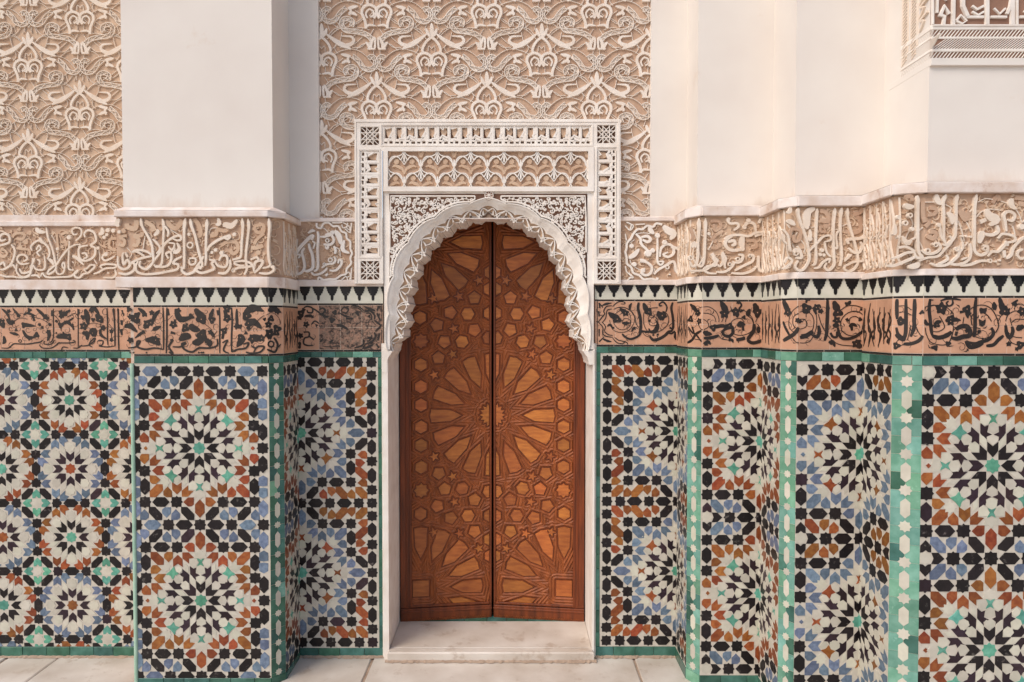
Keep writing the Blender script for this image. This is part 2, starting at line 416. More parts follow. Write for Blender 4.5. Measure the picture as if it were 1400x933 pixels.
def pattern_B(style, n):
    """n rosettes down; style 'edge' columns at 603, 'cut' column at -520, 'wide' out to -740. y runs down from rosette 0"""
    out = []
    for k in range(n):
        o = rosette_core()
        o.append(('diamond_tile', 'R', [(-527, 0), (-507, -20), (-487, 0), (-507, 20)]))
        o.append(('diamond_tile', 'R', [(527, 0), (507, -20), (487, 0), (507, 20)]))
        row740(o, 1, style)
        if k == n-1 or True:
            row740(o, -1, style)
        for sx in (-1, 1):
            X = lambda kind, col, poly: o.append((kind, col, [(p[0]*sx, p[1]) for p in poly]))
            if style == 'edge':
                X('star_tile', 'K', star8(-603, 0))
                for sy in (1, -1):
                    X('hexagon_tile', 'K', hexv(-603, sy*155))
                    X('almond_tile', 'Q', [(-603+a, sy*(320)+sy*b) for a, b in ((-40, -40+10), (0, -52), (40, -30), (40, 40), (0, 48), (-40, 40))])
                    X('almond_tile', 'Q', [(-603+a, sy*(432)-sy*b) for a, b in ((-40, -30), (0, -52), (40, -30), (40, 40), (0, 48), (-40, 40))])
                    X('hexagon_tile', 'Q', hexv(-603, sy*587))
                    X('star_tile', 'K', star8(-603, sy*742))
            if style == 'wide':
                X('hexagon_tile', 'R', hexh(-585, 0, 84, 42))
                X('star_tile', 'K', star8(-742, 0))
                for sy in (1, -1):
                    Y = lambda kind, col, poly: X(kind, col, [(p[0], p[1]*sy) for p in poly])
                    Y('hexagon_tile', 'K', [(p[1], p[0]) for p in hexd(-117, -632, 1)])
                    Y('almond_tile', 'Q', [(p[1], p[0]) for p in alm(-230, -647, 1, 1)])
                    Y('almond_tile', 'Q', [(p[1], p[0]) for p in alm(-317, -619, -1, -1)])
                    Y('hexagon_tile', 'Q', [(p[1], p[0]) for p in hexd(-422, -632, -1)])
                    Y('almond_tile', 'Q', [(p[1], p[0]) for p in alm(-527, -647, 1, 1)])
                    Y('hexagon_tile', 'Q', [(-690, -690), (-635, -690), (-572, -628), (-572, -575), (-628, -572), (-690, -635)])
                    Y('star_tile', 'K', star8(-742, -300)); Y('hexagon_tile', 'K', hexv(-742, -150))
                    Y('hexagon_tile', 'K', hexv(-742, -451)); Y('star_tile', 'K', star8(-742, -602))
                    Y('star_tile', 'K', star8(-602, -742)); Y('star_tile', 'K', star8(-742, -742))
            if style == 'cut':
                for sy in (1, -1):
                    o.append(('white_star_tile', 'W', octa(-520*sx*-1 if sx > 0 else -520, sy*740, 56, 44)))
        if style == 'cut':
            o2 = []
            for (kd, c, p) in o:
                cx = sum(q[0] for q in p)/len(p); cy = sum(q[1] for q in p)/len(p)
                if abs(cx) > 515 and abs(cy) > 600 and kd != 'white_star_tile': continue
                if abs(abs(cx)-451) < 20 and abs(abs(cy)-742) < 15:
                    sx = -1 if cx < 0 else 1
                    p = [(sx*a, cy+b) for a, b in ((375, 0), (420, -44), (472, -44), (455, 0), (472, 44), (420, 44))]
                    kd = 'heart_tile'; c = 'K'
                o2.append((kd, c, p))
            for sx in (1, -1):
                for sy in (1, -1):
                    o2.append(('heart_tile', 'K', [(sx*(520+a), sy*b) for a, b in ((0, 598), (40, 640), (42, 692), (20, 690), (0, 674), (-20, 690), (-42, 692), (-40, 640))]))
            o = o2
        for (kd, c, p) in o:
            out.append((kd, c, [(q[0], q[1]+1480*k) for q in p], k))
    res = []; seen = {}
    for (kd, c, p, k) in out:
        cx = sum(q[0] for q in p)/len(p); cy = sum(q[1] for q in p)/len(p)
        key = (round(cx/14), round(cy/14)); dup = False
        for a in (-1, 0, 1):
            for b in (-1, 0, 1):
                if (key[0]+a, key[1]+b) in seen: dup = True
        if dup: continue
        seen[key] = 1
        res.append((kd, c, p))
    return res

def pattern_A(nx, ny):
    """square lattice of small twelve-petal rosettes; cell 736"""
    out = []
    for i in range(nx):
        for j in range(ny):
            o = []
            S = lambda poly, kind, col: sym(poly, kind, col, out=o)
            o.append(('star_tile', 'C', octa(0, 0, 56, 44)))
            S([(0, -80), (38, -118), (40, -185), (0, -152), (-40, -185), (-38, -118)], 'arrow_tile', 'M')
            S([(-54, -54), (-52, -115), (-106, -163), (-106, -106), (-163, -106), (-115, -52)], 'arrow_tile', 'M')
            S(octa(0, -232, 56, 46), 'petal_tile', 'W')
            S(octa(-153, -153, 54, 44), 'petal_tile', 'W')
            S([(-48, -132), (-103, -184), (-103, -257), (-48, -206)], 'rhomb_tile', 'W')
            S([(-116, -344), (-60, -344), (-22, -297), (-62, -282), (-62, -237), (-116, -290)], 'arrow_tile', 'R')
            S([(-160, -314), (-120, -277), (-122, -214), (-160, -240), (-198, -214), (-200, -276)], 'arrow_tile', 'R')
            S([(-213, -327), (-262, -327), (-327, -262), (-327, -213), (-278, -213), (-213, -278)], 'hexagon_tile', 'K')
            for (a, b) in ((-368, -150), (-368, 150)): o.append(('star_tile', 'K', star8(a, b, 42, 53)))
            for (a, b) in ((-150, -368), (150, -368)): o.append(('star_tile', 'K', star8(a, b, 42, 53)))
            o.append(('hexagon_tile', 'K', hexv(-368, 0, 76, 42))); o.append(('hexagon_tile', 'K', hexh(0, -368, 76, 42)))
            o.append(('white_star_tile', 'W', octa(-368, -368, 54, 44)))
            for k in range(4):
                c, s = math.cos(k*math.pi/2), math.sin(k*math.pi/2)
                q = [(0, 145), (40, 105), (40, 55), (18, 55), (0, 76), (-18, 55), (-40, 55), (-40, 105)]
                o.append(('heart_tile', 'T', [(-368+u*c-v*s, -368+u*s+v*c) for u, v in q]))
            par = (i+j+1) % 2
            cm = {'C': 'T', 'M': 'K' if not par else 'P', 'R': 'O'} if par == 0 else {'C': 'O', 'M': 'P', 'R': 'B'}
            for (kd, c, p) in o:
                out.append((kd, cm.get(c, c), [(q[0]+736*i, q[1]+736*j) for q in p]))
    return out

UNIT = 193.5*K/1480
def lay(face, pieces, cu, cz, unit_, u0, u1, z0, z1, cmap, parent, joined=False, name='mosaic', sink=0.0):
    """set the pieces of a pattern on a face; cu, cz = centre of rosette 0"""
    unit, uy = unit_ if isinstance(unit_, tuple) else (unit_, unit_)
    bulk = {}
    for i, (kd, c, p) in enumerate(pieces):
        c = cmap.get(c, c)
        if isinstance(c, (list, tuple)): c = random.choice(c)
        if c == 'K' and random.random() < 0.04: c = 'P'
        j = 0.9
        q = [(cu+x*unit, cz-y*uy) for x, y in p]
        mnx = min(a[0] for a in q); mxx = max(a[0] for a in q); mnz = min(a[1] for a in q); mxz = max(a[1] for a in q)
        if mxx < u0 or mnx > u1 or mxz < z0 or mnz > z1: continue
        if mnx < u0 or mxx > u1 or mnz < z0 or mxz > z1:
            q = clip(q, u0, u1, z0, z1)
            if not q: continue
        if joined:
            g = bulk.setdefault(c, G())
            mx_, mz_ = sum(p_[0] for p_ in q)/len(q), sum(p_[1] for p_ in q)/len(q); kx = 1.0 if c == 'W' else 1.07
            g.prism([(min(u1, max(u0, mx_+(p_[0]-mx_)*kx)), mz_+(p_[1]-mz_)*kx) for p_ in q], -0.002, 0.0014+random.uniform(0, .0004), 0.0006)
            continue
        n = len(q)
        cx = sum(a[0] for a in q)/n; czz = sum(a[1] for a in q)/n
        g = G(); kx = {'W': .99}.get(c, 1.4 if kd == 'cross_tile' else 1.08); hh_ = .0014 if c == 'W' else .0024 if kd == 'cross_tile' else .0019
        ti, tj = random.gauss(0, .022), random.gauss(0, .022)
        g.prism([((a-cx)*kx+random.uniform(-.0005, .0005), (b-czz)*kx+random.uniform(-.0005, .0005)) for a, b in q], -0.002, hh_, 0.0006)
        g.v = [(x, y-(x*ti+z*tj) if y < 0 else y, z) for (x, y, z) in g.v]
        face.add(kd, g, M[c], parent, at=(cx, 0, czz))
    for c, g in bulk.items():
        face.add(name, g, M[c], parent, kind='stuff')
# ------------------------------------------------------------------ traced relief, in pixels of enlarged crops of each wall face
# a w pts: letter stroke   l w pts: leaf   v w pts: vine   t/e: low buff scroll / disc   d: disc   r: ring   p: polygon
SC = {}
SC['F_LW'] = ((0, 290), 8.235, """
a26 540 175 560 290 610 420 640 560 650 640 600 690 560 700 570 660 620 620 660 590 720 500 800 410 880 370 930 380
a24 930 380 900 400
a24 870 330 930 270 930 200 870 180 830 210 850 260 890 250
a24 800 330 795 450 790 600 800 650 850 655
d0 795 290 36
a26 20 710 90 730 170 730 220 745
a26 215 740 280 740 360 700 370 620 400 560 410 520
a26 345 580 260 590 215 540 240 490 300 490 330 530 290 560
a24 215 590 205 660 240 720 300 740 360 720
a26 240 640 270 690 340 680 380 640 390 520
a24 395 600 430 650 510 650 530 590 520 500
a22 460 600 470 560 440 540
a26 370 720 430 715 470 745
a26 480 730 500 690 530 730 600 740 700 735 800 730 860 700 900 660 860 690 870 735 920 740 960 700 1010 690 1060 650 1090 610 1040 600 1000 640 970 650 1000 690
a26 1070 700 1130 680 1200 640 1310 630 1320 600 1220 590 1150 610 1170 640
a26 1180 740 1290 740 1325 700 1310 650
d0 1235 690 16
a26 380 440 370 390 420 340 480 330 560 400 580 470 560 530
a22 430 430 460 380 480 420 440 460 470 500
l60 430 180 450 220 530 235
l50 470 290 480 330 520 360
a30 1010 380 920 400 905 470 930 540 1000 550 1080 500 1090 410 1040 380 1100 330 1080 240 1010 210 970 250 980 290
a26 940 470 980 470 1000 510 960 530
l60 1130 260 1170 230 1160 180
d0 1230 210 36
d0 1290 215 34
d0 1190 290 30
d0 1220 260 26
a26 1190 480 1170 520 1200 550 1260 530 1310 500
d0 1210 480 34
d0 1120 410 28
v12 1120 430 1135 500 1130 550
a30 20 380 70 370 130 340 120 270 60 250 20 290 40 330 90 310
a28 150 370 190 440 170 540 130 610 60 650 20 650
a26 20 600 60 570 80 620
a24 130 620 170 600 190 640
t40 150 290 180 250 240 240 290 260 260 310 200 300
e0 345 240 36
e0 300 340 42
e0 240 400 36
t34 200 410 280 420 340 430 350 490
t36 700 260 760 230 780 250
t40 700 340 760 350 740 390
t30 650 250 660 350 670 420
d0 665 420 26
v10 665 430 660 540
v10 590 260 640 350
t40 1320 300 1250 310 1240 390 1290 430 1320 420
t30 20 430 60 430 90 470 60 510 20 500
a22 650 650 670 700 730 690 750 620 740 570 720 600 740 640
l44 550 520 600 560 620 600
l44 830 500 880 520 960 600
a18 850 580 830 560
a22 1080 540 1110 590
e0 230 200 26
t26 1110 330 1150 380 1210 400
a20 20 570 10 620
v10 0 215 60 230 110 260
""")
SC['F_L'] = ((155, 285), 6.087, """
a24 240 85 250 150 290 220 330 300 340 380 345 440 320 480 280 510 230 480 240 440
a22 420 90 430 160 425 300 420 400 410 470 370 490 350 470
a20 340 260 380 300 400 340 370 380
a24 270 400 200 360 170 370 210 350 280 360 330 390
a24 130 510 160 460 240 420 330 400
a26 55 540 120 550 180 520 190 470 160 450
a24 50 400 55 480 100 510 150 480 130 430 100 470 90 400 100 370
a24 220 440 200 480 210 530 270 550 370 545 450 530 540 510 550 470 510 460 530 430 570 410 580 400
a24 370 480 400 490 460 480 490 440 490 370 450 380 470 420
a24 340 450 400 370 440 300 500 250 560 230 575 260 540 270 500 250
a22 440 150 470 200 460 240
v8 480 180 530 210 580 240
a26 610 85 600 170 600 300 600 470 590 500 570 490
a26 650 90 660 150 690 230 710 320 730 400 750 470 730 510
a26 730 470 690 510 680 530 620 550 580 520 590 500
r0 650 310 34
a20 640 420 690 420 690 460 650 470 640 430
d0 640 220 20
a24 790 90 785 170 780 300 780 420 775 480
a26 790 360 810 320 860 280 920 250 980 230 960 260 920 240
a26 760 480 700 510 740 540 820 520 850 500 830 460 850 440 810 430
a22 700 490 740 440 760 400
d0 860 350 22
d0 910 375 26
d0 830 370 18
a24 850 430 880 480 940 490 960 450 950 400 910 400 890 440
a26 880 540 940 540 980 490 980 430
a24 1010 450 1080 440 1130 450 1170 480 1180 530
a24 1010 460 1060 480 1100 480
a24 1000 530 1040 500 1120 490 1180 480
r0 1010 520 20
a24 1080 85 1085 170 1075 300 1070 400 1040 420 1000 430
a24 1130 90 1135 170 1120 300 1110 420 1120 500 1100 555
a22 1150 430 1200 410 1220 440
a26 1180 520 1190 450 1250 440 1230 490 1180 540
a24 1300 85 1305 170 1295 300 1300 420 1310 480 1250 500
a24 1220 540 1290 545 1340 520 1340 480
d0 1330 490 20
l44 880 85 890 130 860 140
l60 1040 100 990 150 940 140 930 160
d0 1015 220 22
l50 60 90 40 130 60 150
t50 200 100 190 170 130 160 120 130
t44 270 110 330 150 350 190
e0 330 180 28
l40 350 230 380 200 370 180
t50 440 110 520 170 580 100
t46 680 90 720 150 730 220 700 230
t40 810 230 860 220 870 180 930 190 960 170
v8 800 220 820 170 900 170 950 200
e0 90 190 30
t30 50 300 90 310 100 270 60 240 120 230
t36 170 300 200 310 220 260 180 230 240 230 250 200
v9 270 230 255 330 240 400
t36 1180 150 1250 140 1250 200 1200 200 1180 170 1190 160
t30 1260 210 1200 260 1180 300
t40 1150 330 1200 330 1250 310
e0 1210 370 30
t36 900 310 960 280 1030 290 1040 350 1000 380 980 340
l40 540 290 560 340 520 370 520 310
d0 500 350 20
a18 470 290 520 300 500 350 470 320
v8 120 330 160 380 130 430
l30 110 370 130 410
d0 60 200 20
""")
SC['F_BL'] = ((370, 290), 8.483, """
a46 270 620 280 540 330 440 400 360 460 300 500 280 480 330
a34 550 230 560 300 550 430 555 560 550 660 510 690
a40 450 370 460 420 490 500 500 600 490 660 430 690 400 680
a34 400 420 370 470 390 560 400 640 370 700 310 720 290 660 330 630
a30 480 700 510 730 580 720 640 680 660 650
a30 580 290 640 290 720 260 730 230 700 240
a38 620 380 700 380 740 330 700 260 640 270
a30 640 400 660 430 680 400
a34 740 400 760 450 750 490
r0 665 335 30
r0 700 560 34
r0 630 610 22
a30 600 650 660 610 730 600 760 560 740 520
a34 690 680 760 680 820 620 830 570 800 560 790 600
a24 490 340 520 370 500 430
a24 300 500 350 500 330 540
l40 440 250 490 220 520 230
l40 640 740 670 720
e0 435 620 22
v10 570 200 620 190 670 240
v10 740 400 800 440 810 520
l80 750 220 800 290 820 380
l60 860 330 840 400 850 450 920 480
t40 750 300 790 400
w26 540 130 545 180 590 190 620 140 680 130 730 170 790 170 830 230 880 250 890 310 930 350 930 430 950 480 930 540 940 600 890 660 880 720 820 740 760 780 690 780 620 790 570 760 555 800
w14 830 150 850 190 900 160 850 130
w14 900 130 890 190 930 210 910 160
w14 870 200 920 240 940 180
w14 870 740 910 700 930 740 890 760
w14 830 790 880 750 900 800
w14 920 790 940 740
w16 945 130 930 250
w16 720 130 800 130 840 125
w16 945 650 935 800
w16 700 810 830 800
""")
SC['F_BR'] = ((845, 270), 6.364, """
a26 150 320 190 360 200 410 240 450 270 480 310 460
a30 200 350 250 340 280 370 250 390 210 370
d0 260 490 40
d0 300 465 26
d0 115 425 26
d0 140 585 26
l50 90 530 140 500 180 450
l50 270 250 280 290 310 320
l80 390 250 430 290 480 320 450 370
a20 340 340 340 450 340 560 370 590 390 560 350 560
d0 340 335 30
a26 360 520 370 450 420 410 470 430 480 490 430 520 390 500 430 480
d0 405 395 28
l40 460 430 520 450
a26 310 670 350 630 420 590 470 560 490 580 500 640 520 670
r0 425 610 22
a26 190 550 250 570 290 610 280 660 240 680 200 660 230 620
l50 190 550 240 560
d0 215 640 26
v8 150 320 220 310 280 320
v8 100 530 120 590 200 640
v8 100 400 140 370
v8 320 620 300 670
d0 445 672 10
w22 380 240 330 230 300 260 250 250 210 280 170 280 130 320 110 360 75 400 70 450 60 480 70 520 75 580 110 610 130 660 180 680 220 715 280 710 330 720 340 700
w12 60 250 100 290 130 250 90 230
w12 70 220 110 240 100 290
w12 70 650 110 690 80 720
w12 90 660 130 700 90 700
w12 60 320 70 380
w12 60 600 70 650
w12 150 240 230 235
w12 150 730 260 730
""")
SC['F_R1'] = ((845, 270), 6.364, """
a26 700 185 700 280 690 400 690 520 670 590 640 600 620 560
a26 755 185 755 280 750 400 745 520 730 590 700 600 660 560
a22 700 590 740 530
r0 625 530 26
l44 640 440 660 400 670 440
a26 620 640 700 640 760 630 830 580 860 550 820 530 850 590 780 600 740 630 780 660 850 665
l46 810 490 840 540
a26 850 580 880 600 910 560 900 500 930 530 920 590 930 620
a26 850 650 920 650 970 620 1000 580 990 560
r0 965 585 20
l36 900 480 930 530
a30 1010 570 1060 560 1080 510 1040 500
r0 1035 540 22
a26 1010 640 1080 600 1160 560 1170 510 1130 500
a26 980 660 1080 665 1160 640 1200 600
a30 1215 510 1215 600 1230 640 1260 640
r0 1140 515 16
a26 920 370 960 340 1040 330 1130 340 1190 310 1240 310
l60 1180 330 1250 310
a34 1000 330 940 370 930 420 970 460 1040 460 1080 450
a34 950 390 1000 380 1010 410 980 420
l60 1080 330 1070 400 1080 460
d0 1075 450 30
a30 1090 260 1130 220 1180 240 1190 300
d0 1130 205 26
d0 1095 265 24
a26 940 200 970 230 1030 230 1040 260 1000 290
d0 955 195 24
a26 1220 230 1240 190 1290 190 1290 260
d0 785 320 22
v10 790 330 820 380 780 460
v10 700 320 760 350
t34 800 210 870 210 890 260 840 290 830 240
t34 910 290 850 330 800 380
e0 840 380 30
t34 800 440 860 440 880 400
e0 880 420 28
t34 1110 380 1180 380 1200 430 1150 440
t30 940 480 1000 480 1030 450
t34 620 260 650 330 640 380
v10 1270 200 1270 400
""")
SC['F_R2'] = ((1040, 260), 7.0, """
a30 350 175 350 230 370 310 400 390 430 490 450 600 450 680 400 760 350 770 320 730 350 680
a28 530 180 525 260 520 400 515 520 520 640 510 710 480 720
a30 700 175 695 250 685 350 685 500 690 640 690 720 640 770 600 740 620 700
a28 765 170 755 250 750 350 755 500 765 640 750 730
a28 820 175 820 260 845 370 870 450 900 560 920 680 890 750 840 780 790 760 800 720
a26 800 730 880 690 970 680 1000 650
l90 510 180 440 220 430 340 450 370
l40 460 380 465 440 440 470
d0 460 470 34
l60 240 300 280 310 320 340
l44 280 170 270 210 240 220
a24 440 600 480 560 540 500 590 450 650 440 660 480 600 500
d0 575 580 26
d0 560 620 24
d0 595 625 22
a26 500 750 550 740 590 690 650 660 640 700
a22 600 500 620 600 660 640
a34 300 600 330 570 370 600 380 650 330 650
r0 330 610 26
a24 340 540 380 590
a26 200 380 250 440 270 560 280 590
a26 200 760 260 720 290 680 250 650 220 700
a24 200 420 210 480 240 520
a36 830 520 820 480 880 470 960 460 1020 400
a30 830 560 880 600 930 600 960 540 940 500
a26 840 640 790 680 830 640 860 620
d0 840 630 24
a22 680 540 720 560 710 440 740 390
v10 690 380 730 380
v10 770 350 860 310
v10 480 360 530 350
v10 950 320 1010 360 1030 400
t40 270 480 290 380 370 390 370 470 320 490 310 430
t50 560 200 620 220 640 300 560 290
e0 620 350 34
e0 650 330 26
t30 560 350 570 400 620 400
t50 880 240 950 210 970 170
t46 800 400 900 410 950 370 930 260
e0 920 260 30
v10 380 480 420 540 410 600
v10 440 540 470 480
""")
SC['F_R3'] = ((1180, 240), 6.218, """
a32 450 175 450 260 450 400 450 560 460 660 490 700 440 700 420 660
a28 690 165 665 230 670 320 670 420 670 540 690 590
a30 790 165 775 230 775 340 770 460 760 530 700 590 660 590
a30 950 165 935 250 930 380 930 520 930 640 980 680 1030 660 1040 610 1000 600
l60 610 165 620 220 660 250
l60 340 250 370 270 420 270
r0 385 345 24
r0 345 410 26
d0 290 360 26
l40 260 420 260 490 240 500
d0 290 525 20
d0 405 460 24
l50 320 520 360 580 400 550
d0 360 570 26
a22 400 550 440 530
a28 480 640 530 670 600 660 640 620 620 580 570 590
r0 535 645 26
r0 600 595 22
a28 190 770 250 770 330 740 400 710 430 690
a26 290 620 350 610 420 650 360 660 300 690 230 710
a26 460 730 540 700 620 690 680 630 740 560 720 520
l60 370 780 440 770 460 740
a28 560 750 620 770 700 760 780 700 800 650 770 620
r0 780 630 24
a24 600 770 700 720 690 680
a24 800 660 830 620 830 570
a28 700 750 800 760 880 720 900 650 890 580
a28 810 770 900 760 980 730 1060 730
r0 1060 730 22
a26 820 720 870 700
a28 1040 690 1080 650 1130 650 1180 600 1200 560
a26 1130 540 1170 500 1260 520 1270 560 1180 580
r0 1020 625 22
a30 1200 710 1240 680 1260 620 1310 560 1368 520
a26 1290 680 1320 710 1368 700
a26 1290 690 1300 650 1340 630
l90 1030 290 1060 350 1120 380 1060 430
l50 980 400 1030 380
a34 1010 500 1080 510 1130 480 1120 430
l70 970 580 990 510 1010 480
a30 1200 480 1190 400 1180 340 1220 310 1270 340 1250 390 1210 380
l60 1250 200 1240 250 1280 290
v10 1280 280 1320 340 1340 400 1368 380
d0 1330 440 34
v10 950 360 1000 310 1080 290 1160 300
v10 970 230 1030 200 1100 210
v10 1160 220 1240 250 1300 290
e0 1110 205 30
t40 1090 240 1130 180 1150 220
t50 1280 190 1368 200
t50 1310 240 1368 250
v10 520 230 600 230 660 240
v10 690 250 740 280 720 330
l60 700 320 740 360 740 420
d0 630 425 26
a20 640 440 650 530 680 570
t44 500 230 500 340 520 400
t36 540 340 600 330 610 290 560 280
t40 520 440 560 400
t44 540 520 590 540 610 490 560 480
e0 545 520 26
e0 840 330 40
t50 810 300 860 380 890 310
v10 800 390 830 480 850 560
v10 870 400 910 480
v10 880 330 920 290
v14 820 520 850 600 880 570
d0 825 520 14
d0 860 520 14
d0 900 525 14
d0 1110 735 12
d0 1145 725 12
t40 350 190 400 180 410 220
l40 1180 640 1190 700
l40 1190 590 1220 590
v12 1260 430 1280 500 1270 570
a18 810 660 800 600
""")
# black glaze calligraphy: a stroke, l leaf, v vine, d disc, r ring
SC['K_LW'] = ((0, 385), 7.368, """
l26 20 275 70 320 110 400
d0 90 300 18
l50 70 380 110 420 150 400
d0 130 410 22
l24 130 270 170 320 200 350
d0 190 345 18
d0 300 290 20
l26 240 340 280 320 370 350
l40 330 340 350 400
d0 20 410 30
d0 30 440 26
l44 220 430 270 440 360 450
d0 245 440 26
l36 370 275 430 330 480 390
d0 465 360 24
a9 540 275 540 400 540 560 510 620
l28 525 290 530 330 520 350
a9 785 275 790 400 790 560 790 670
l24 790 280 800 330
d0 615 310 20
d0 650 330 24
d0 620 350 22
l40 660 320 710 290
l36 600 450 680 410 740 470
d0 615 440 26
l30 660 420 740 370
l26 730 430 745 490
l60 570 560 650 550 720 570
d0 690 560 30
l60 860 280 880 350 890 440
d0 840 360 22
d0 845 450 34
l40 900 300 950 270 1010 350
l70 970 330 1010 380 1040 400
d0 1010 385 32
d0 930 300 16
a10 1080 270 1085 400 1085 560 1090 640
a12 1145 270 1155 400 1160 560 1160 650
a12 1190 270 1195 400 1195 560 1200 690
l28 1145 280 1150 340
l30 1190 280 1195 340
l20 1230 290 1250 350
v6 1100 430 1160 500
d0 1125 500 20
v10 1125 510 1125 590
d0 1125 590 18
l60 830 520 880 530 880 590
l60 900 520 950 490 960 560
d0 935 520 30
a12 800 650 850 650 900 640 950 600 960 570 920 600 900 640 930 660
a12 990 600 1040 600 1030 640 1000 650 1080 660 1160 650
l40 230 490 280 560 370 560
d0 370 540 26
d0 300 570 22
a12 20 670 90 670 140 630 200 630 300 630 350 620 410 610 430 590
r0 205 600 14
a11 400 640 430 670 520 670 570 640 600 620 690 620 760 610 740 590
a10 450 600 450 630 520 630 550 590
l36 490 490 500 540 480 600
d0 490 510 22
a9 620 690 640 660 690 670
a10 740 670 790 670 830 640
l36 40 550 50 600 30 630
l30 100 515 160 530 190 540
d0 165 490 14
v5 120 420 200 370 280 380
v5 300 350 420 380 520 440
v5 550 340 600 400 620 500
v5 680 360 760 320 800 380
v5 830 470 900 430 960 420 1060 450
v5 390 430 440 470 400 480
d0 400 435 14
d0 430 462 12
d0 505 435 14
d0 940 385 18
d0 1040 470 24
l30 1010 480 1020 540 1080 580
d0 570 400 12
d0 570 520 8
d0 640 515 8
l40 1225 390 1230 440
l40 1220 480 1230 540
""")
SC['K_L'] = ((165, 385), 5.6, """
d0 65 215 18
l50 90 260 120 300 150 290
d0 115 285 30
d0 75 270 18
d0 130 255 20
l30 135 205 180 240 200 270
d0 180 250 18
d0 205 325 28
l26 200 310 260 290
d0 190 350 14
l34 300 220 260 270 240 340
d0 240 240 18
l34 310 345 270 360 245 375
l44 30 350 70 340 130 390
l24 110 435 170 390 190 400
d0 75 450 20
l60 190 450 260 450 300 490
d0 270 450 28
a11 325 200 330 300 330 420 330 520
a12 355 200 355 300 355 420 350 550
l26 360 210 370 260
d0 405 330 26
l26 400 350 420 290
l26 385 390 420 400
l50 420 210 460 290 550 270
d0 440 225 20
d0 540 270 20
l66 570 210 620 270 650 300
d0 620 290 34
l32 710 210 690 270 690 300
d0 700 295 24
l60 530 330 560 360 610 375
d0 495 360 26
l20 510 320 500 350
d0 625 410 36
l60 550 470 600 460 650 400
l26 670 380 700 400 720 430
d0 690 390 16
l60 450 450 500 420 540 430
l50 640 440 680 470 680 500
a12 755 200 760 300 760 420 760 550
l28 745 220 750 260
a13 850 200 855 300 850 420 850 540
d0 815 210 26
l40 800 220 810 280
d0 815 285 26
l26 890 210 890 290 900 350
d0 890 345 20
d0 915 345 16
l60 940 290 980 220 1040 205 1095 230
d0 965 265 30
l60 960 320 1020 310 1080 360
d0 980 320 26
d0 980 355 16
d0 795 375 22
l30 790 380 780 440
l60 900 410 930 440 890 500
d0 920 430 22
d0 960 395 12
d0 1010 440 30
l50 1000 420 1050 430 1040 460
d0 1080 435 24
a14 60 510 120 500 150 460 130 460 130 500 190 520 260 510 330 520
a14 370 540 400 550 370 500 400 450 380 450
a14 400 500 460 500 500 470 470 480 490 520 550 540 600 510 680 510 740 490 740 440
d0 600 545 7
d0 620 545 7
d0 635 545 7
a12 780 470 820 450 800 490 790 530 830 550
a13 850 540 900 520 960 510 980 470 940 480
a13 960 540 1000 550 1070 540 1100 500 1050 500 1020 540
a11 1000 490 1030 510 1060 490
d0 200 545 6
d0 75 545 6
d0 100 545 6
v4 60 300 30 360
v4 150 300 140 360 200 380
v4 640 320 700 370
v4 700 430 740 380
v4 980 380 1060 290 1100 260
v4 400 260 360 300
v4 800 230 870 300
""")
SC['K_L2'] = ((165, 385), 5.6, """
l50 1130 230 1170 210 1225 240
d0 1200 230 20
d0 1150 285 22
v4 1110 260 1160 240 1210 280 1220 330
d0 1100 290 12
d0 1130 330 24
d0 1195 365 30
d0 1140 400 34
d0 1190 395 22
l40 1120 400 1140 440
a16 1120 520 1180 540 1200 480 1170 430
r0 1150 480 22
a12 1200 510 1225 480
""")
SC['K_BL'] = ((400, 385), 8.483, """
a20 130 310 170 290 230 310 230 360 180 360 170 330
a20 230 310 280 340 330 380
a22 310 330 350 310 380 340 340 380 310 360
l30 340 370 380 410 430 400
d0 100 370 40
d0 85 420 26
d0 130 330 20
d0 160 500 32
l40 140 405 200 400 240 410
d0 230 410 18
v6 140 400 150 450
a18 220 500 260 460 310 490
d0 280 510 14
d0 340 515 7
a20 130 590 190 590 190 640 140 660 130 720 180 745 240 740
d0 95 630 28
d0 70 740 34
l24 200 640 250 680
d0 460 450 30
l40 510 500 580 520 650 560
a16 560 340 600 300 650 320 620 370 580 350
l26 550 370 610 400 660 410
d0 490 360 26
l30 620 430 700 430
a14 680 290 720 280 780 300 830 340
a12 690 310 760 310 820 360
a22 840 350 900 340 950 390 950 440
a14 850 370 900 370 920 410 910 450
d0 890 405 16
a20 950 450 1000 490 1020 520 960 580
a12 920 460 970 510
a22 950 590 960 650 900 710 850 720
a14 920 620 900 680 860 690
d0 890 655 16
a20 830 680 810 740 720 770
a12 850 720 800 790 720 790
l30 1000 290 980 340
l30 960 340 900 320 830 290
l30 980 370 1020 460
l30 1010 600 990 680
l30 940 730 880 760 820 780
l30 1000 770 970 720
a12 1035 260 1035 460
a12 1035 560 1030 790
a10 720 265 1020 262
a12 830 795 1030 792
l50 740 350 770 400
v6 480 380 520 440 560 460
v6 300 380 400 420 480 430
l40 430 710 470 680
a10 350 750 450 760 540 740
l26 320 700 360 660
""")
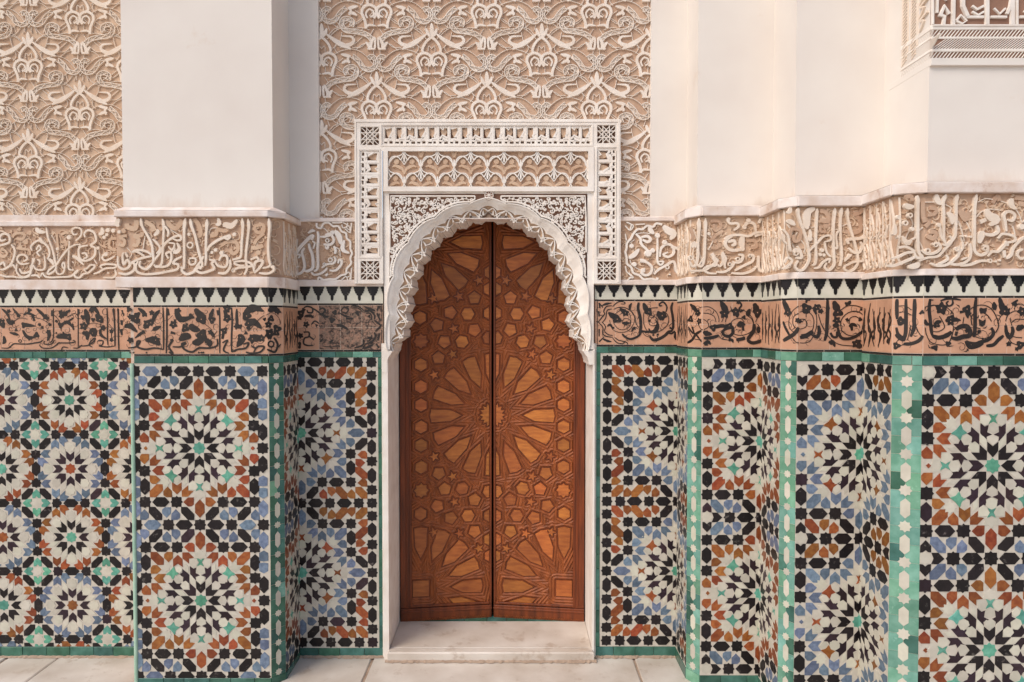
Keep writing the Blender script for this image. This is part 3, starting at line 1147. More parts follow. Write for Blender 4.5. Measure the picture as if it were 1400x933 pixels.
SC['K_BR'] = ((808, 380), 8.113, """
a12 70 255 70 740
l22 90 280 100 340
l26 120 310 170 290 230 280
l26 85 370 90 430
l20 130 330 90 280
l26 90 570 90 650
l26 130 680 180 700 230 710
l20 90 710 140 660
a13 80 490 120 440 150 400 140 370 170 320 230 310
a11 130 490 160 450 170 400 180 360 230 345
a13 80 490 130 550 130 620 170 650 240 660
a11 120 490 160 540 150 590 190 630 240 640
a11 240 320 270 290 310 265 370 270 370 290 330 290
a11 260 660 300 690 340 700 400 720 400 740
a11 240 670 290 720 350 730 380 700
a10 250 350 300 330 370 330 440 370 480 430 500 510 530 560
v7 205 470 230 560 290 600 380 600 440 560 480 480 470 400 430 360
v7 270 400 330 360 410 380 440 450 430 530 380 570 310 570 260 520 240 460
v7 350 480 370 450 420 460 435 490 400 520 350 510 345 470
l60 190 385 250 430 310 480
d0 290 460 40
d0 265 430 24
l60 320 340 370 380 400 400
d0 380 390 34
l30 350 500 380 500 430 500
d0 385 505 20
l30 180 540 210 520 240 560
d0 245 555 12
l26 450 600 470 560 500 550
d0 480 560 16
l30 430 360 430 320 450 280
a32 530 275 520 340 545 440 550 560 530 620
a24 345 620 370 650 430 680 500 660 540 630 560 590
l60 580 280 610 350 640 400
d0 640 380 36
v8 580 440 590 380 650 340 740 330
v8 580 440 590 530 640 600 740 600 830 540 860 470 840 400 790 370
v8 600 560 580 500
v7 630 460 650 420 700 430 740 480 710 530 650 520 640 480
d0 645 475 14
l44 640 560 660 600 720 590 740 520 710 460
a26 560 590 620 600 690 590 720 540
a34 650 650 690 690 750 680 820 640 860 600 900 590
v8 560 590 600 640 650 660
l70 740 370 780 440 830 400
d0 790 420 44
a18 830 380 840 320 800 270 760 290 760 310 790 310
d0 690 635 12
d0 740 630 12
a28 905 275 890 340 905 430 910 540 890 600
a20 840 600 890 620 930 590
l30 870 550 900 570
v7 860 540 900 500 930 470
l30 935 600 930 650 940 690
""")
SC['K_R1'] = ((935, 375), 7.775, """
v9 205 350 270 350 340 400 370 470 370 510
v9 205 415 260 420 320 450 340 510
v9 205 480 250 510 260 560 210 590
a40 280 560 340 560 400 550 450 560
d0 310 570 34
a36 210 680 260 680 320 670 370 650
l60 205 610 240 630 300 640
l40 205 740 250 720 285 750
d0 235 745 18
v8 370 650 400 690 470 700
l66 390 290 430 360 460 430
d0 430 420 44
v8 400 510 420 460
v9 440 510 460 430 510 380 560 365
v9 590 370 660 400 720 460 740 520
a34 400 630 430 590 480 570 510 560 520 620 480 660 430 650 400 610
d0 480 550 30
v9 510 600 500 520 540 480 600 470 640 510
v9 500 600 540 640 620 650 700 620 740 560 720 480 670 440
l50 570 560 600 520 650 540
l40 620 540 630 600
d0 600 540 24
l50 550 400 560 440 550 450
d0 550 400 40
a20 580 370 610 330 580 290 570 300
d0 575 300 18
l30 590 400 640 380
l50 700 370 680 420 690 450
d0 635 460 20
l70 745 310 770 370 800 430
d0 780 410 44
v8 780 460 760 510
l40 775 570 790 600 790 630
d0 790 575 18
a40 745 530 740 600 700 660 670 700
a36 670 700 720 730 790 720 825 700
a38 555 700 610 690 650 680
l30 470 700 510 700 520 730
d0 490 695 18
v8 580 730 560 680
v8 520 660 560 680
""")
SC['K_R1c'] = ((935, 375), 7.775, """
l50 70 320 120 370 170 440
d0 150 410 34
d0 75 480 32
d0 165 500 28
v8 90 450 130 380 195 350
v8 150 520 180 580 200 590
a30 40 730 90 700 130 640 190 600
a20 50 560 90 620 130 640 190 720
l30 90 560 110 620
v8 50 580 100 680 190 700
""")
SC['K_R2'] = ((1060, 370), 7.178, """
d0 245 500 16
v9 240 350 300 345 370 380 400 440 400 560 350 680 290 710 240 710
v9 235 410 290 400 350 430 375 490 370 560 340 610 250 630
v9 240 480 280 480 310 520 290 560 240 575
a26 240 480 240 520
l50 280 340 310 400 280 410
d0 300 370 44
a22 300 320 310 290 340 290
v9 300 400 300 460
d0 400 365 30
l40 380 380 400 430
a18 390 350 430 340 440 370
l44 420 400 465 400
d0 445 400 22
v9 420 430 450 530 500 620 560 690 640 730 760 740
a44 240 660 300 640 350 610 370 600
a36 370 640 410 650 430 600 420 540
a26 340 620 380 650
a34 510 290 510 400 505 520 500 620 480 690
l70 570 300 600 370 620 420
d0 610 410 44
d0 600 490 34
l50 560 540 600 540 620 550
l34 700 330 730 310 720 340
d0 700 330 20
v9 640 390 700 350 780 345 860 370
v9 650 600 640 500 690 430 760 400 820 410 860 440
v9 650 590 700 630 780 640 840 600 855 540
v9 720 520 730 470 780 450 830 480
l40 720 550 760 530 800 550
l40 740 530 750 590
l40 695 470 710 500
d0 830 480 18
a30 610 560 630 640 670 670 760 660 840 610 860 600
a24 540 610 560 650 600 650 600 600
l40 520 710 560 700 580 750
d0 545 705 20
d0 790 720 36
d0 830 740 24
l34 760 740 800 700 840 690
l30 830 380 860 390
""")
SC['K_R2c'] = ((1060, 370), 7.178, """
l60 80 290 110 360 150 440
d0 125 410 36
v9 230 350 170 400 140 470 140 560 190 610
v9 230 420 180 460 180 540 230 580
a40 80 690 130 660 190 620 230 560
a24 80 500 100 560 150 650
v9 160 650 200 700 230 710
d0 220 490 22
""")
SC['K_R3'] = ((1210, 370), 7.178, """
a34 440 280 430 380 440 480 450 580 460 640
a44 460 640 520 660 600 640 650 600
v9 400 400 450 350 530 340
v9 600 360 660 420 680 500
l80 500 370 560 380 600 380
d0 550 370 50
l40 540 400 580 430
a20 540 300 600 280 680 280 740 290
a18 660 290 660 330 620 350 600 320 620 300
l60 590 500 640 480 740 490
d0 640 470 30
d0 640 500 36
v9 470 530 460 590 520 600 580 560 560 500 530 450
l50 480 540 510 510 550 500
d0 505 535 26
v9 400 620 440 700 530 730 610 720 650 650 670 560
d0 490 760 24
l30 450 760 490 740
d0 615 720 24
v9 390 560 400 630
l40 390 480 400 520 430 530
v8 770 460 760 520
d0 800 380 36
l34 730 410 790 400
l36 780 360 800 420 810 470
d0 820 420 20
a34 890 270 880 380 880 500 875 620 860 650
a46 690 580 740 550 800 550 830 600 820 640 760 650 700 670 650 660
a40 700 600 690 640
d0 800 590 20
v9 820 390 880 350 960 340 1030 370 1080 440 1110 540 1080 610
v9 840 480 850 440 890 410
v9 840 480 850 540
v9 930 400 1000 440 1040 500
l50 930 370 960 400 990 370
l40 930 420 960 400 980 420
l40 920 480 950 530 980 480
d0 950 520 18
v9 880 560 930 570
d0 920 600 16
a36 1040 560 1060 620 1010 680 940 700 880 720 800 700
a44 790 690 830 750 900 740 960 710
a36 990 740 1060 730 1110 680 1160 640
v9 880 650 960 670 1020 650
l20 955 660 955 720
l60 1120 270 1140 340 1160 420
d0 1170 400 44
d0 1195 400 26
l46 1065 310 1070 360 1080 390
v9 1100 520 1130 450 1160 430 1220 370
l34 1240 330 1300 290
d0 1270 330 24
v9 1260 330 1364 340
d0 1340 400 40
v9 1180 500 1200 440 1260 400 1300 400
v9 1180 520 1200 600 1260 650 1340 660
v9 1240 510 1280 480 1364 480
a36 1180 540 1190 620 1220 660 1250 600 1240 550
v9 1240 540 1220 470
l60 1290 590 1320 560 1364 550
v9 1210 660 1240 710 1330 740
d0 1210 720 22
d0 1325 730 36
d0 1290 770 18
a16 470 290 440 290
""")
SC['K_R3c'] = ((1210, 370), 7.178, """
a34 118 280 115 360 118 480
a34 205 280 205 400 205 520 200 620 180 660 130 630 110 560
a36 290 280 290 360 285 480 285 560 250 650
l60 150 450 155 520 160 540
d0 155 500 28
a50 110 620 150 660 200 680
d0 112 740 30
v9 112 700 140 740 190 720
a34 180 720 250 720 330 690 370 640
v9 130 350 200 350 260 390
v9 140 410 200 410 260 440
v9 300 540 330 610 370 660
v9 220 680 240 600 250 540
l30 340 430 370 390
d0 365 410 16
""")

def strokes(key):
    (ox, oy), s, txt = SC[key]
    for ln in txt.strip().splitlines():
        t = ln.split()
        k = t[0][0]; w = float(t[0][1:])
        n = [float(x) for x in t[1:]]
        if k in 'der': yield k, n[2]/s, [(ox+n[0]/s, oy+n[1]/s)]
        else: yield k, w/s, [(ox+n[i]/s, oy+n[i+1]/s) for i in range(0, len(n), 2)]

def face_top(face): return getattr(face, 'ftop', 99)
def carve(face, key, parent, h=1.0, scalex=None, d_base=0.0, light='cream', low='tan', names=None):
    """raised stucco strokes, each its own piece"""
    names = names or {'a': 'carved_letter', 'l': 'carved_leaf', 'v': 'vine', 't': 'low_scroll', 'd': 'bud', 'e': 'rosette_flower', 'r': 'carved_loop', 'w': 'lobed_border'}
    kk = K*(D+face.a[1])/D
    for i, (k, w, pts) in enumerate(strokes(key)):
        q = [face.px(x, y) for x, y in pts]
        w2 = w*kk*.9
        g = G()
        e = random.uniform(0, 0.0012)
        if k in 'atvlw':
            q = crom(q, 4)
            n = len(q)
            if k == 'l': ws = [w2*(0.12+0.88*math.sin(math.pi*min(1, (j+0.6)/(n*0.98)))**0.8) for j in range(n)]
            elif k == 'a': ws = [w2*(0.55+0.45*min(1, 4*j/n+0.3, 4*(n-1-j)/n+0.2)) for j in range(n)]
            else: ws = [w2]*n
            if k == 'a' and len(pts) > 2 and q[0][1] > face_top(face)-.02 and abs(q[0][0]-q[4][0]) < .4*abs(q[0][1]-q[4][1]):
                ws = [w*(.35+1.35*min(1, j/2.2) if j < 3 else (1.7-.7*min(1, (j-2)/2.5))) for j, w in enumerate(ws)]
            d1 = {'a': 0.0115, 'l': 0.0105, 'v': 0.006, 't': 0.0065, 'w': 0.012}[k]*h+e
            g.ribbon(q, ws, d_base-0.001, d_base+d1, 0.88)
        elif k in 'de':
            g.disc(q[0][0], q[0][1], w2, d_base-0.001, d_base+(0.012 if k == 'd' else 0.006)*h+e, 10)
        elif k == 'r':
            c = [(q[0][0]+w2*0.75*math.cos(a*math.pi/6), q[0][1]+w2*0.75*math.sin(a*math.pi/6)) for a in range(12)]
            g.ribbon(c, w2*0.6, d_base-0.001, d_base+0.013*h+e, 0.7, closed=True)
        m = M['tan'] if k in 'te' else M['white' if k == 'w' else light]
        if k in 'te': m = M[low]
        face.add(names[k], g, m, parent)

def inkit(face, key, parent, d=0.0022):
    kk = K*(D+face.a[1])/D
    for i, (k, w, pts) in enumerate(strokes(key)):
        q = [face.px(x, y) for x, y in pts]
        w2 = w*kk
        g = G(); e = d+0.00004*(i % 40)
        if k in 'atvl':
            q = crom(q, 4); n = len(q)
            if k == 'l': ws = [w2*1.02*(0.08+0.92*math.sin(math.pi*min(1, (j+0.6)/(n*0.98))))*random.uniform(.82, 1.12) for j in range(n)]
            elif k == 'a': ws = [w2*(1.12 if key in ('K_LW', 'K_L', 'K_L2') else 1.02)*(0.5+0.5*min(1, 4*j/n+0.3, 4*(n-1-j)/n+0.2)) for j in range(n)]
            else: ws = [w2*.9]*n
            g.ribbon(q, ws, 0, e, 0.95)
        elif k == 'd':
            n = 20; lb = 5 if i % 2 else 3
            g.prism([(q[0][0]+w2*1.06*(1+.24*math.cos(lb*2*math.pi*a/n+i))*math.cos(2*math.pi*a/n), q[0][1]+w2*1.06*(1+.24*math.cos(lb*2*math.pi*a/n+i))*math.sin(2*math.pi*a/n)) for a in range(n)], 0, e, 0)
            if w2 > 3.6*kk:
                g3 = G(); g3.disc(q[0][0], q[0][1], w2*.17, 0, e+.0002, 7); face.add('flower_eye', g3, M['terra'], parent)
        elif k == 'r':
            c = [(q[0][0]+w2*math.cos(a*math.pi/6), q[0][1]+w2*math.sin(a*math.pi/6)) for a in range(12)]
            g.ribbon(c, w2*0.6, 0, e, 0.93, closed=True)
        face.add({'a': 'glazed_letter', 'l': 'glazed_leaf', 'v': 'glazed_vine', 'd': 'glazed_bud', 'r': 'glazed_loop'}[k], g, M['ink'], parent)

def squiggle_relief(face, z0, z1, parent, m, n, h=0.012, name='carved_letter', wd=0.0075, kind=None):
    """tall narrow letters on a side face seen almost edge on"""
    for i in range(n):
        u = face.W*(i+0.5)/n
        g = G(); H = z1-z0
        if i % 3 == 0: q = [(u, z1-H*0.03), (u+.004, z0+H*.5), (u-.004, z0+H*.2), (u+.012, z0+H*.06)]
        elif i % 3 == 1: q = [(u-.01, z1-H*random.uniform(.05, .3)), (u+.012, z0+H*.6), (u-.012, z0+H*.4), (u+.01, z0+H*.12), (u-.012, z0+H*.07)]
        else: q = [(u+.01, z1-H*random.uniform(.2, .5)), (u-.01, z0+H*.45), (u+.012, z0+H*.25), (u, z0+H*.05)]
        g.ribbon(crom(q, 3), wd*random.uniform(.7, 1.3), -0.001, h+random.uniform(0, .001), 0.7)
        face.add(name, g, m, parent, kind=kind)

def fill_curls(face, parent, u0, u1, z0, z1, n, rmin, rmax, m, d, wd, seed, name, over=.85, leafy=True, d0=-.001):
    """a continuous undergrowth of small scrolls and leaves between the larger strokes"""
    rng = random.Random(seed); g = G(); pts = []
    for k in range(n*25):
        if len(pts) >= n: break
        r_ = rng.uniform(rmin, rmax); x = rng.uniform(u0+r_, u1-r_) if u1-u0 > 2*r_ else (u0+u1)/2; z = rng.uniform(z0+r_, z1-r_)
        if any(math.hypot(x-a, z-b) < (r_+c)*over for a, b, c in pts): continue
        pts.append((x, z, r_))
    for k, (x, z, r_) in enumerate(pts):
        ph = rng.uniform(0, 6.28); dr = rng.choice((1, -1))
        sp = [(x+r_*(1.05-.08*i)*math.cos(ph+dr*i*.62), z+r_*(1.05-.08*i)*math.sin(ph+dr*i*.62)) for i in range(11)]
        g.ribbon(sp, [wd*(.6+.5*math.sin(i*.5)) for i in range(11)], d0, d+.00004*(k % 20), .75)
        if leafy:
            a = ph+3.0; q = [(x+r_*math.cos(a), z+r_*math.sin(a)), (x+r_*1.35*math.cos(a+.4), z+r_*1.35*math.sin(a+.4)), (x+r_*1.6*math.cos(a+.9), z+r_*1.6*math.sin(a+.9))]
            q = [(min(u1, max(u0, p)), min(z1, max(z0, w))) for p, w in q]
            g.ribbon(q, [wd*.5, wd*2.6, wd*.3], d0, d+.0003+.00004*(k % 20), .7)
    if g.v: face.add(name, g, m, parent, kind='stuff')
# ------------------------------------------------------------------ the courtyard floor (setting)
def XP(px, s=1.0): return (px-700)/s*K      # plan x of a photograph column at relative scale s
def YS(s): return -(D-D/s)                  # plan y of a plane seen at scale s
g = G(); g.v = [(-60, -70, -0.03), (60, -70, -0.03), (60, 12, -0.03), (-60, 12, -0.03)]; g.f = [(0, 1, 2, 3)]
ground = mk('ground', g, M['ground'], None); ground['kind'] = 'structure'
g = G(); g.v = [(-3.2, -4.2, -0.006), (3.4, -4.2, -0.006), (3.4, 0.2, -0.006), (-3.2, 0.2, -0.006)]; g.f = [(0, 1, 2, 3)]
floor = mk('floor', g, M['joint'], None); floor['kind'] = 'structure'
def slab_piece(x0, x1, y0, y1):
    q = G(); w = random.uniform(.004, .007); cx, cy = (x0+x1)/2, (y0+y1)/2
    a, b = (x1-x0)/2-w, (y1-y0)/2-w
    h = random.uniform(0, .002); c = .004
    for (zz, i) in ((-.02, 0), (-c+h, 0), (h, c)):
        for (u, v) in ((-a+i, -b+i), (a-i, -b+i), (a-i, b-i), (-a+i, b-i)): q.v.append((u+random.uniform(-.002, .002), v+random.uniform(-.002, .002), zz))
    q.f = [(8, 9, 10, 11)]
    for r in (0, 4):
        for k in range(4): q.f.append((r+k, r+(k+1) % 4, r+4+(k+1) % 4, r+4+k))
    mk('floor_slab', q, M['marble'], floor, (cx, cy, 0))
ys = [-4.1, -3.4, -2.75, -2.1, -1.5, -0.95, -0.43, 0.02]
for r in range(len(ys)-1):
    x = -3.1+random.uniform(0, .3)
    if r == len(ys)-2: xs = [-3.1, -2.45, XP(80)-.02, -1.45, XP(400), XP(508), XP(868), 1.1, 1.9, 2.7, 3.3]
    else:
        xs = [x]
        while x < 3.2: x += random.uniform(.5, .95); xs.append(x)
    for i in range(len(xs)-1): slab_piece(xs[i], xs[i+1], ys[r], ys[r+1])

# ------------------------------------------------------------------ dado builder: zellige, painted text band, merlons, carved frieze, ledges
def run_tiles(face, name, parent, m, u0, u1, z0, z1, wmin, wmax, d0, d1, vert=False, alt=None):
    a, b = (z0, z1) if vert else (u0, u1)
    p = a
    while p < b-0.002:
        q = min(b, p+random.uniform(wmin, wmax))
        if b-q < wmin*0.4: q = b
        c = .0009; gp = .0010
        mm = alt if (alt and random.random() < .25) else m
        g = G(); hh = (q-p)/2
        ti = random.uniform(-.0006, .0006)
        if vert:
            g.cbox(-(u1-u0)/2+gp, (u1-u0)/2-gp, -hh+gp, hh-gp, d0, d1+ti, c)
            face.add(name, g, mm, parent, at=((u0+u1)/2, 0, (p+q)/2))
        else:
            g.cbox(-hh+gp, hh-gp, -(z1-z0)/2+gp, (z1-z0)/2-gp, d0, d1+ti, c)
            face.add(name, g, mm, parent, at=((p+q)/2, 0, (z0+z1)/2))
        p = q

MER = [(-1, 1), (1, 1), (.97, .85), (.86, .83), (.84, .67), (.72, .65), (.70, .52), (.50, .50), (.47, .38), (.25, .36), (.24, .10), (.12, .0), (-.12, .0), (-.24, .10), (-.25, .36), (-.47, .38), (-.50, .50), (-.70, .52), (-.72, .65), (-.84, .67), (-.86, .83), (-.97, .85)]
def merlons(face, parent, z0, z1, pitch, u0, u1, off=0.0, joined=False):
    g0 = G()
    u = u0+off
    w = pitch*0.43
    while u < u1+pitch*.5:
        q = clip([(u+a*w, z0+(z1-z0)*(0.16+0.84*b)) for a, b in MER], u0, u1, z0, z1)
        if q:
            if joined: g0.prism(q, 0, .0027, .0003)
            else:
                cx = sum(p[0] for p in q)/len(q)
                g = G(); g.prism([(a-cx, b-z0) for a, b in q], 0, .0027, .0003)
                face.add('merlon', g, M['K'], parent, at=(cx, 0, z0))
        u += pitch
    if joined and g0.v: face.add('merlon', g0, M['K'], parent, kind='stuff')

def star_strip(face, z0, z1, u0, u1, zc, s, parent):
    W = u1-u0; c = (u0+u1)/2; per = 38*K
    bed = G(); bed.box(u0, u1, z0, z1, -.004, .0004); pn = face.add('star_strip', bed, M['grout'], parent)
    n0 = int(math.floor((z0-zc)/per))-1; n1 = int(math.ceil((z1-zc)/per))+1
    for n in range(n0, n1):
        z = zc+n*per
        # green pieces left and right, two to a period
        for (a, b) in ((u0, c), (c, u1)):
            for h in (0, 1):
                q = clip([(a, z+per*.5*h), (b, z+per*.5*h), (b, z+per*.5*(h+1)), (a, z+per*.5*(h+1))], u0, u1, z0, z1)
                if q:
                    g = G(); cx = (a+b)/2; cz = z+per*.5*(h+.5)
                    g.prism([(p-cx, r-cz) for p, r in q], -.002, .0012+random.uniform(0, .0004), .0008)
                    face.add('green_tile', g, M['g' if random.random() < STRIPC else 'G'], pn, at=(cx, 0, cz))
        R1 = W*.235
        st = octa(c, z, R1, R1*.74)
        hx = [(c, z+per*.22), (c+R1*.72, z+per*.33), (c+R1*.72, z+per*.67), (c, z+per*.78), (c-R1*.72, z+per*.67), (c-R1*.72, z+per*.33)]
        for nm, q in (('star_tile', st), ('hexagon_tile', hx)):
            q = clip(q, u0, u1, z0, z1)
            if q:
                cz = sum(p[1] for p in q)/len(q)
                g = G(); g.prism([(a-c, b-cz) for a, b in q], 0, .0026, .0005)
                face.add(nm, g, M['W'], pn, at=(c, 0, cz))
STRIPC = .4

def dado(face, L, role, ink=None, mosaic=None, green='G', alt=None, side=0, u0=0, u1=None, tilew=31, merl_off=0.3, mscale=1.0, cal_m='terra', edge=None):
    """L: heights, role: front / chamfer / side"""
    if u1 is None: u1 = face.W
    x = .0015
    # bottom row of green tiles
    run_tiles(face, 'base_tile', None, M[green], u0, u1, 0.0, L['mosB'], .085, .12, -.004, .0035)
    # top row
    run_tiles(face, 'green_border_tile', None, M[green], u0, u1, L['mosT'], L['calB'], .05, .11, -.004, .0035, alt=M[alt] if alt else None)
    # mosaic panel
    a, b = u0, u1
    if edge:
        sd, w = edge
        if sd < 0: run_tiles(face, 'green_border_tile', None, M[green], a, a+w, L['mosB'], L['mosT'], .06, .11, -.004, .0035, vert=True); a += w
        else: run_tiles(face, 'green_border_tile', None, M[green], b-w, b, L['mosB'], L['mosT'], .06, .11, -.004, .0035, vert=True); b -= w
    if role == 'chamfer':
        star_strip(face, L['mosB'], L['mosT'], a, b, L['mosT']-.06, 1, None)
    else:
        g = G(); g.box(a, b, L['mosB'], L['mosT'], -.004, .0003)
        pn = face.add('mosaic_panel', g, M['bed'], None)
        if mosaic: mosaic(face, pn, a, b, L)
    # painted inscription band, square tiles in two rows with a black fillet above and below
    g = G(); g.box(u0, u1, L['calB'], L['ledB'], -.004, .0002); face.add('grout_bed', g, M['grout'], None)
    lw = (L['fil'])
    run_tiles(face, 'black_fillet_tile', None, M['K'], u0, u1, L['calB'], L['calB']+lw, .09, .13, -.002, .002)
    run_tiles(face, 'black_fillet_tile', None, M['K'], u0, u1, L['merB']-lw, L['merB'], .09, .13, -.002, .002)
    z0, z1 = L['calB']+lw, L['merB']-lw; zm = (z0+z1)/2
    g = G(); g.box(u0, u1, z0, z1, -.003, .0003); band = face.add('inscription_band', g, M['grout'], None)
    tw = tilew*K
    nT = max(1, round((u1-u0)/tw)); tw = (u1-u0)/nT
    for i in range(nT):
        for (p, q) in ((z0, zm), (zm, z1)):
            g = G(); g.cbox(-tw/2+.0010, tw/2-.0010, -(q-p)/2+.0010, (q-p)/2-.0010, -.002, .0013+random.uniform(0, .0004), .0006)
            mm = M[cal_m] if not (cal_m == 'ruin' and i == 0) else M['terra']
            face.add('terracotta_tile', g, mm, band, at=(u0+tw*(i+.5), 0, (p+q)/2))
    if ink:
        for key in ink: inkit(face, key, band)
        Wp = u1-u0
        fill_curls(face, band, u0+.004, u1-.004, z0+.004, z1-.004, int(Wp*(110 if 'L' in ink[0] else 55)), .010, .022, M['ink'], .0019, .0021, int(Wp*1000), 'glazed_tendril', .8, leafy='L' not in ink[0], d0=0)
    elif role == 'side':
        for i in range(6):
            u = u0+(u1-u0)*(i+.5)/6
            for j in range(2):
                g = G(); H = z1-z0; k = random.uniform(-.013, .013)
                q = [(u+k, z1-H*random.uniform(.04, .3)), (u-k, zm+H*.14*(j-.3)), (u+k*1.5, zm-H*.15), (u-k*.4, z0+H*random.uniform(.05, .25))]
                n = len(crom(q, 4)); g.ribbon(crom(q, 4), [(.003+.007*math.sin(math.pi*(t+.5)/n)) for t in range(n)], 0, .0022+j*.0001, .93)
                face.add('glazed_letter', g, M['ink'], band)
            g = G(); g.disc(u+random.uniform(-.01, .01), z0+H*random.uniform(.2, .8), .012, 0, .0024, 8)
            face.add('glazed_bud', g, M['ink'], band)
    # merlon row
    g = G(); g.box(u0, u1, L['merB'], L['ledB'], -.003, .0012); mb = face.add('merlon_band', g, M['mint'], None)
    merlons(face, mb, L['merB'], L['ledB'], 18.6*K*mscale, u0, u1, 18.6*K*mscale*merl_off)
    # plaster fillet, frieze ground and cornice
    e = .005
    face.ftop = L['friT']
    g = G(); g.cbox(u0-e, u1+e, L['ledB'], L['friB'], -.02, .013, .002); face.add('lower_ledge', g, M['plaster_dirty' if role != 'x' else 'white'], None)
    g = G(); g.box(u0, u1, L['friB'], L['friT'], -.02, .0); fr = face.add('carved_frieze', g, M[L.get('fg', 'tan2')], None)
    fill_curls(face, fr, u0+.004, u1-.004, L['friB']+.004, L['friT']-.004, int((u1-u0)*(150 if role == 'front' else 90)), .012, .026, M['undergrowth'], .0045, .0058, int(u1*777)+3, 'low_arabesque', .78)
    c = L.get('corn', .02)
    g = G(); g.cbox(u0-c*.45, u1+c*.45, L['friT'], L['corT'], -.05, c, .003); face.add('cornice', g, M['plaster_dirty'], None)
    return fr

def levels(face, corT, friT, friB, ledB, merB, calB, mosT, mosB, **k):
    L = {n: face.z(v) for n, v in dict(corT=corT, friT=friT, friB=friB, ledB=ledB, merB=merB, calB=calB, mosT=mosT, mosB=mosB).items()}
    L['fil'] = 2.6*K
    L.update(k)
    return L

def core(root, plan, z0, z1, m, name, d=0.0):
    """a vertical prism over a plan polygon"""
    g = G(); n = len(plan)
    lx, ly = root.location.x, root.location.y
    for z in (z0, z1):
        for (x, y) in plan: g.v.append((x-lx, y-ly, z))
    g.f.append(tuple(range(n))[::-1]); g.f.append(tuple(range(n, 2*n)))
    for i in range(n): g.f.append((i, (i+1) % n, n+(i+1) % n, n+i))
    return mk(name, g, m, root)

def ledge_slope(root, pts, z0, z1, back):
    """sloping mortar fillet from the cornice's edge up to the plaster; pts front line, back = same points on the plaster"""
    g = G(); lx, ly = root.location.x, root.location.y; n = len(pts)
    for (x, y) in pts: g.v.append((x-lx, y-ly, z0))
    for (x, y) in back: g.v.append((x-lx, y-ly, z1))
    for i in range(n-1): g.f.append((i, i+1, n+i+1, n+i))
    return mk('ledge_top', g, M['plaster_dirty'], root)

PB = {'edge': pattern_B('edge', 2), 'cut': pattern_B('cut', 2), 'wide': pattern_B('wide', 2)}
def mosB(style, cupx, czpx, cmap, s_, joined=False):
    def f(face, pn, a, b, L):
        cu = face.px(cupx, czpx)[0] if not isinstance(cupx, tuple) else cupx[0]
        cz = face.px(cupx if not isinstance(cupx, tuple) else cupx[1], czpx)[1]
        lay(face, PB[style], cu, cz, (UNIT*s_[0], UNIT*s_[1]) if isinstance(s_, tuple) else UNIT*s_, a+.001, b-.001, L['mosB']+.001, L['mosT']-.001, cmap, pn, joined)
    return f
RO = {'C': 'T', 'R': 'O', 'X': 'T', 'Q': 'B'}
RB = {'C': 'T', 'R': 'B', 'X': 'O', 'Q': 'O'}
TOP = 3.75

# ------------------------------------------------------------------ carved sgraffito panel motif
def motif_parts():
    cx, cy = 575, 130
    P = []
    def a(name, w, pts, kind='a'): P.append((name, kind, w, [((pts[i]-cx)/6.433, (pts[i+1]-cy)/6.433) for i in range(0, len(pts), 2)]))
    a('bud', 44, [577, 192, 578, 130, 576, 68], 'l')
    a('bud', 34, [590, 185, 608, 150, 624, 112], 'l')
    a('palmette', 26, [578, 190, 610, 215, 640, 255, 655, 300, 640, 330])
    a('palmette', 9, [575, 285, 600, 262, 606, 310], 'v')
    a('volute', 28, [600, 440, 578, 400, 585, 350, 640, 325, 690, 350, 703, 395, 685, 440, 672, 480, 668, 530])
    a('volute', 17, [655, 440, 668, 400, 640, 365, 605, 380, 600, 415, 630, 432], 'a')
    a('palmette', 24, [672, 525, 640, 500, 580, 508], 'l')
    a('wing_leaf', 52, [618, 160, 680, 208, 740, 245, 790, 268, 832, 292], 'l')
    a('wing_leaf', 44, [790, 262, 838, 245, 858, 215, 838, 185, 800, 180, 752, 178], 'l2')
    a('scroll_band', 46, [600, 650, 640, 600, 690, 572, 770, 556, 845, 545, 880, 500, 870, 455, 825, 445, 785, 470, 795, 512], 'b')
    a('scroll_foot', 34, [622, 712, 625, 660, 595, 600], 'l')
    a('scroll_foot', 30, [635, 712, 650, 670, 672, 648], 'l')
    a('scroll_foot', 22, [592, 700, 588, 650, 590, 610], 'a')
    a('scroll_foot', 18, [588, 706, 655, 706], 'a')
    a('scroll_band', 46, [650, 790, 618, 772, 588, 800, 588, 850, 630, 885, 690, 870, 735, 810, 790, 765], 'b')
    a('scroll_foot', 34, [800, 770, 840, 762, 888, 752], 'l')
    a('scroll_foot', 32, [806, 812, 845, 812, 882, 832], 'l')
    a('scroll_foot', 24, [812, 770, 828, 790, 815, 830], 'a')
    for q in ([606, 20, 604, 70], [640, 165, 680, 120, 750, 90, 830, 40], [690, 330, 760, 300, 860, 290, 960, 345, 1060, 470],
              [600, 530, 640, 600, 640, 640], [700, 410, 740, 385, 760, 370], [690, 440, 740, 480, 800, 500], [700, 600, 770, 660, 840, 690, 900, 690],
              [603, 712, 604, 790], [670, 650, 720, 690, 790, 690], [890, 520, 950, 560, 1010, 620], [680, 860, 720, 900, 800, 930, 900, 870, 950, 830],
              [850, 180, 940, 110], [640, 20, 700, 90, 820, 130, 900, 120], [700, 240, 690, 290, 720, 330], [870, 300, 930, 250, 1010, 230], [640, 540, 700, 520, 780, 530], [880, 560, 900, 640, 960, 700], [720, 900, 700, 960], [620, 900, 640, 960], [545, 440, 545, 500], [575, 350, 640, 420], [640, 350, 590, 430]):
        a('vine', 8, q, 'v')
    return P
MOT = motif_parts()
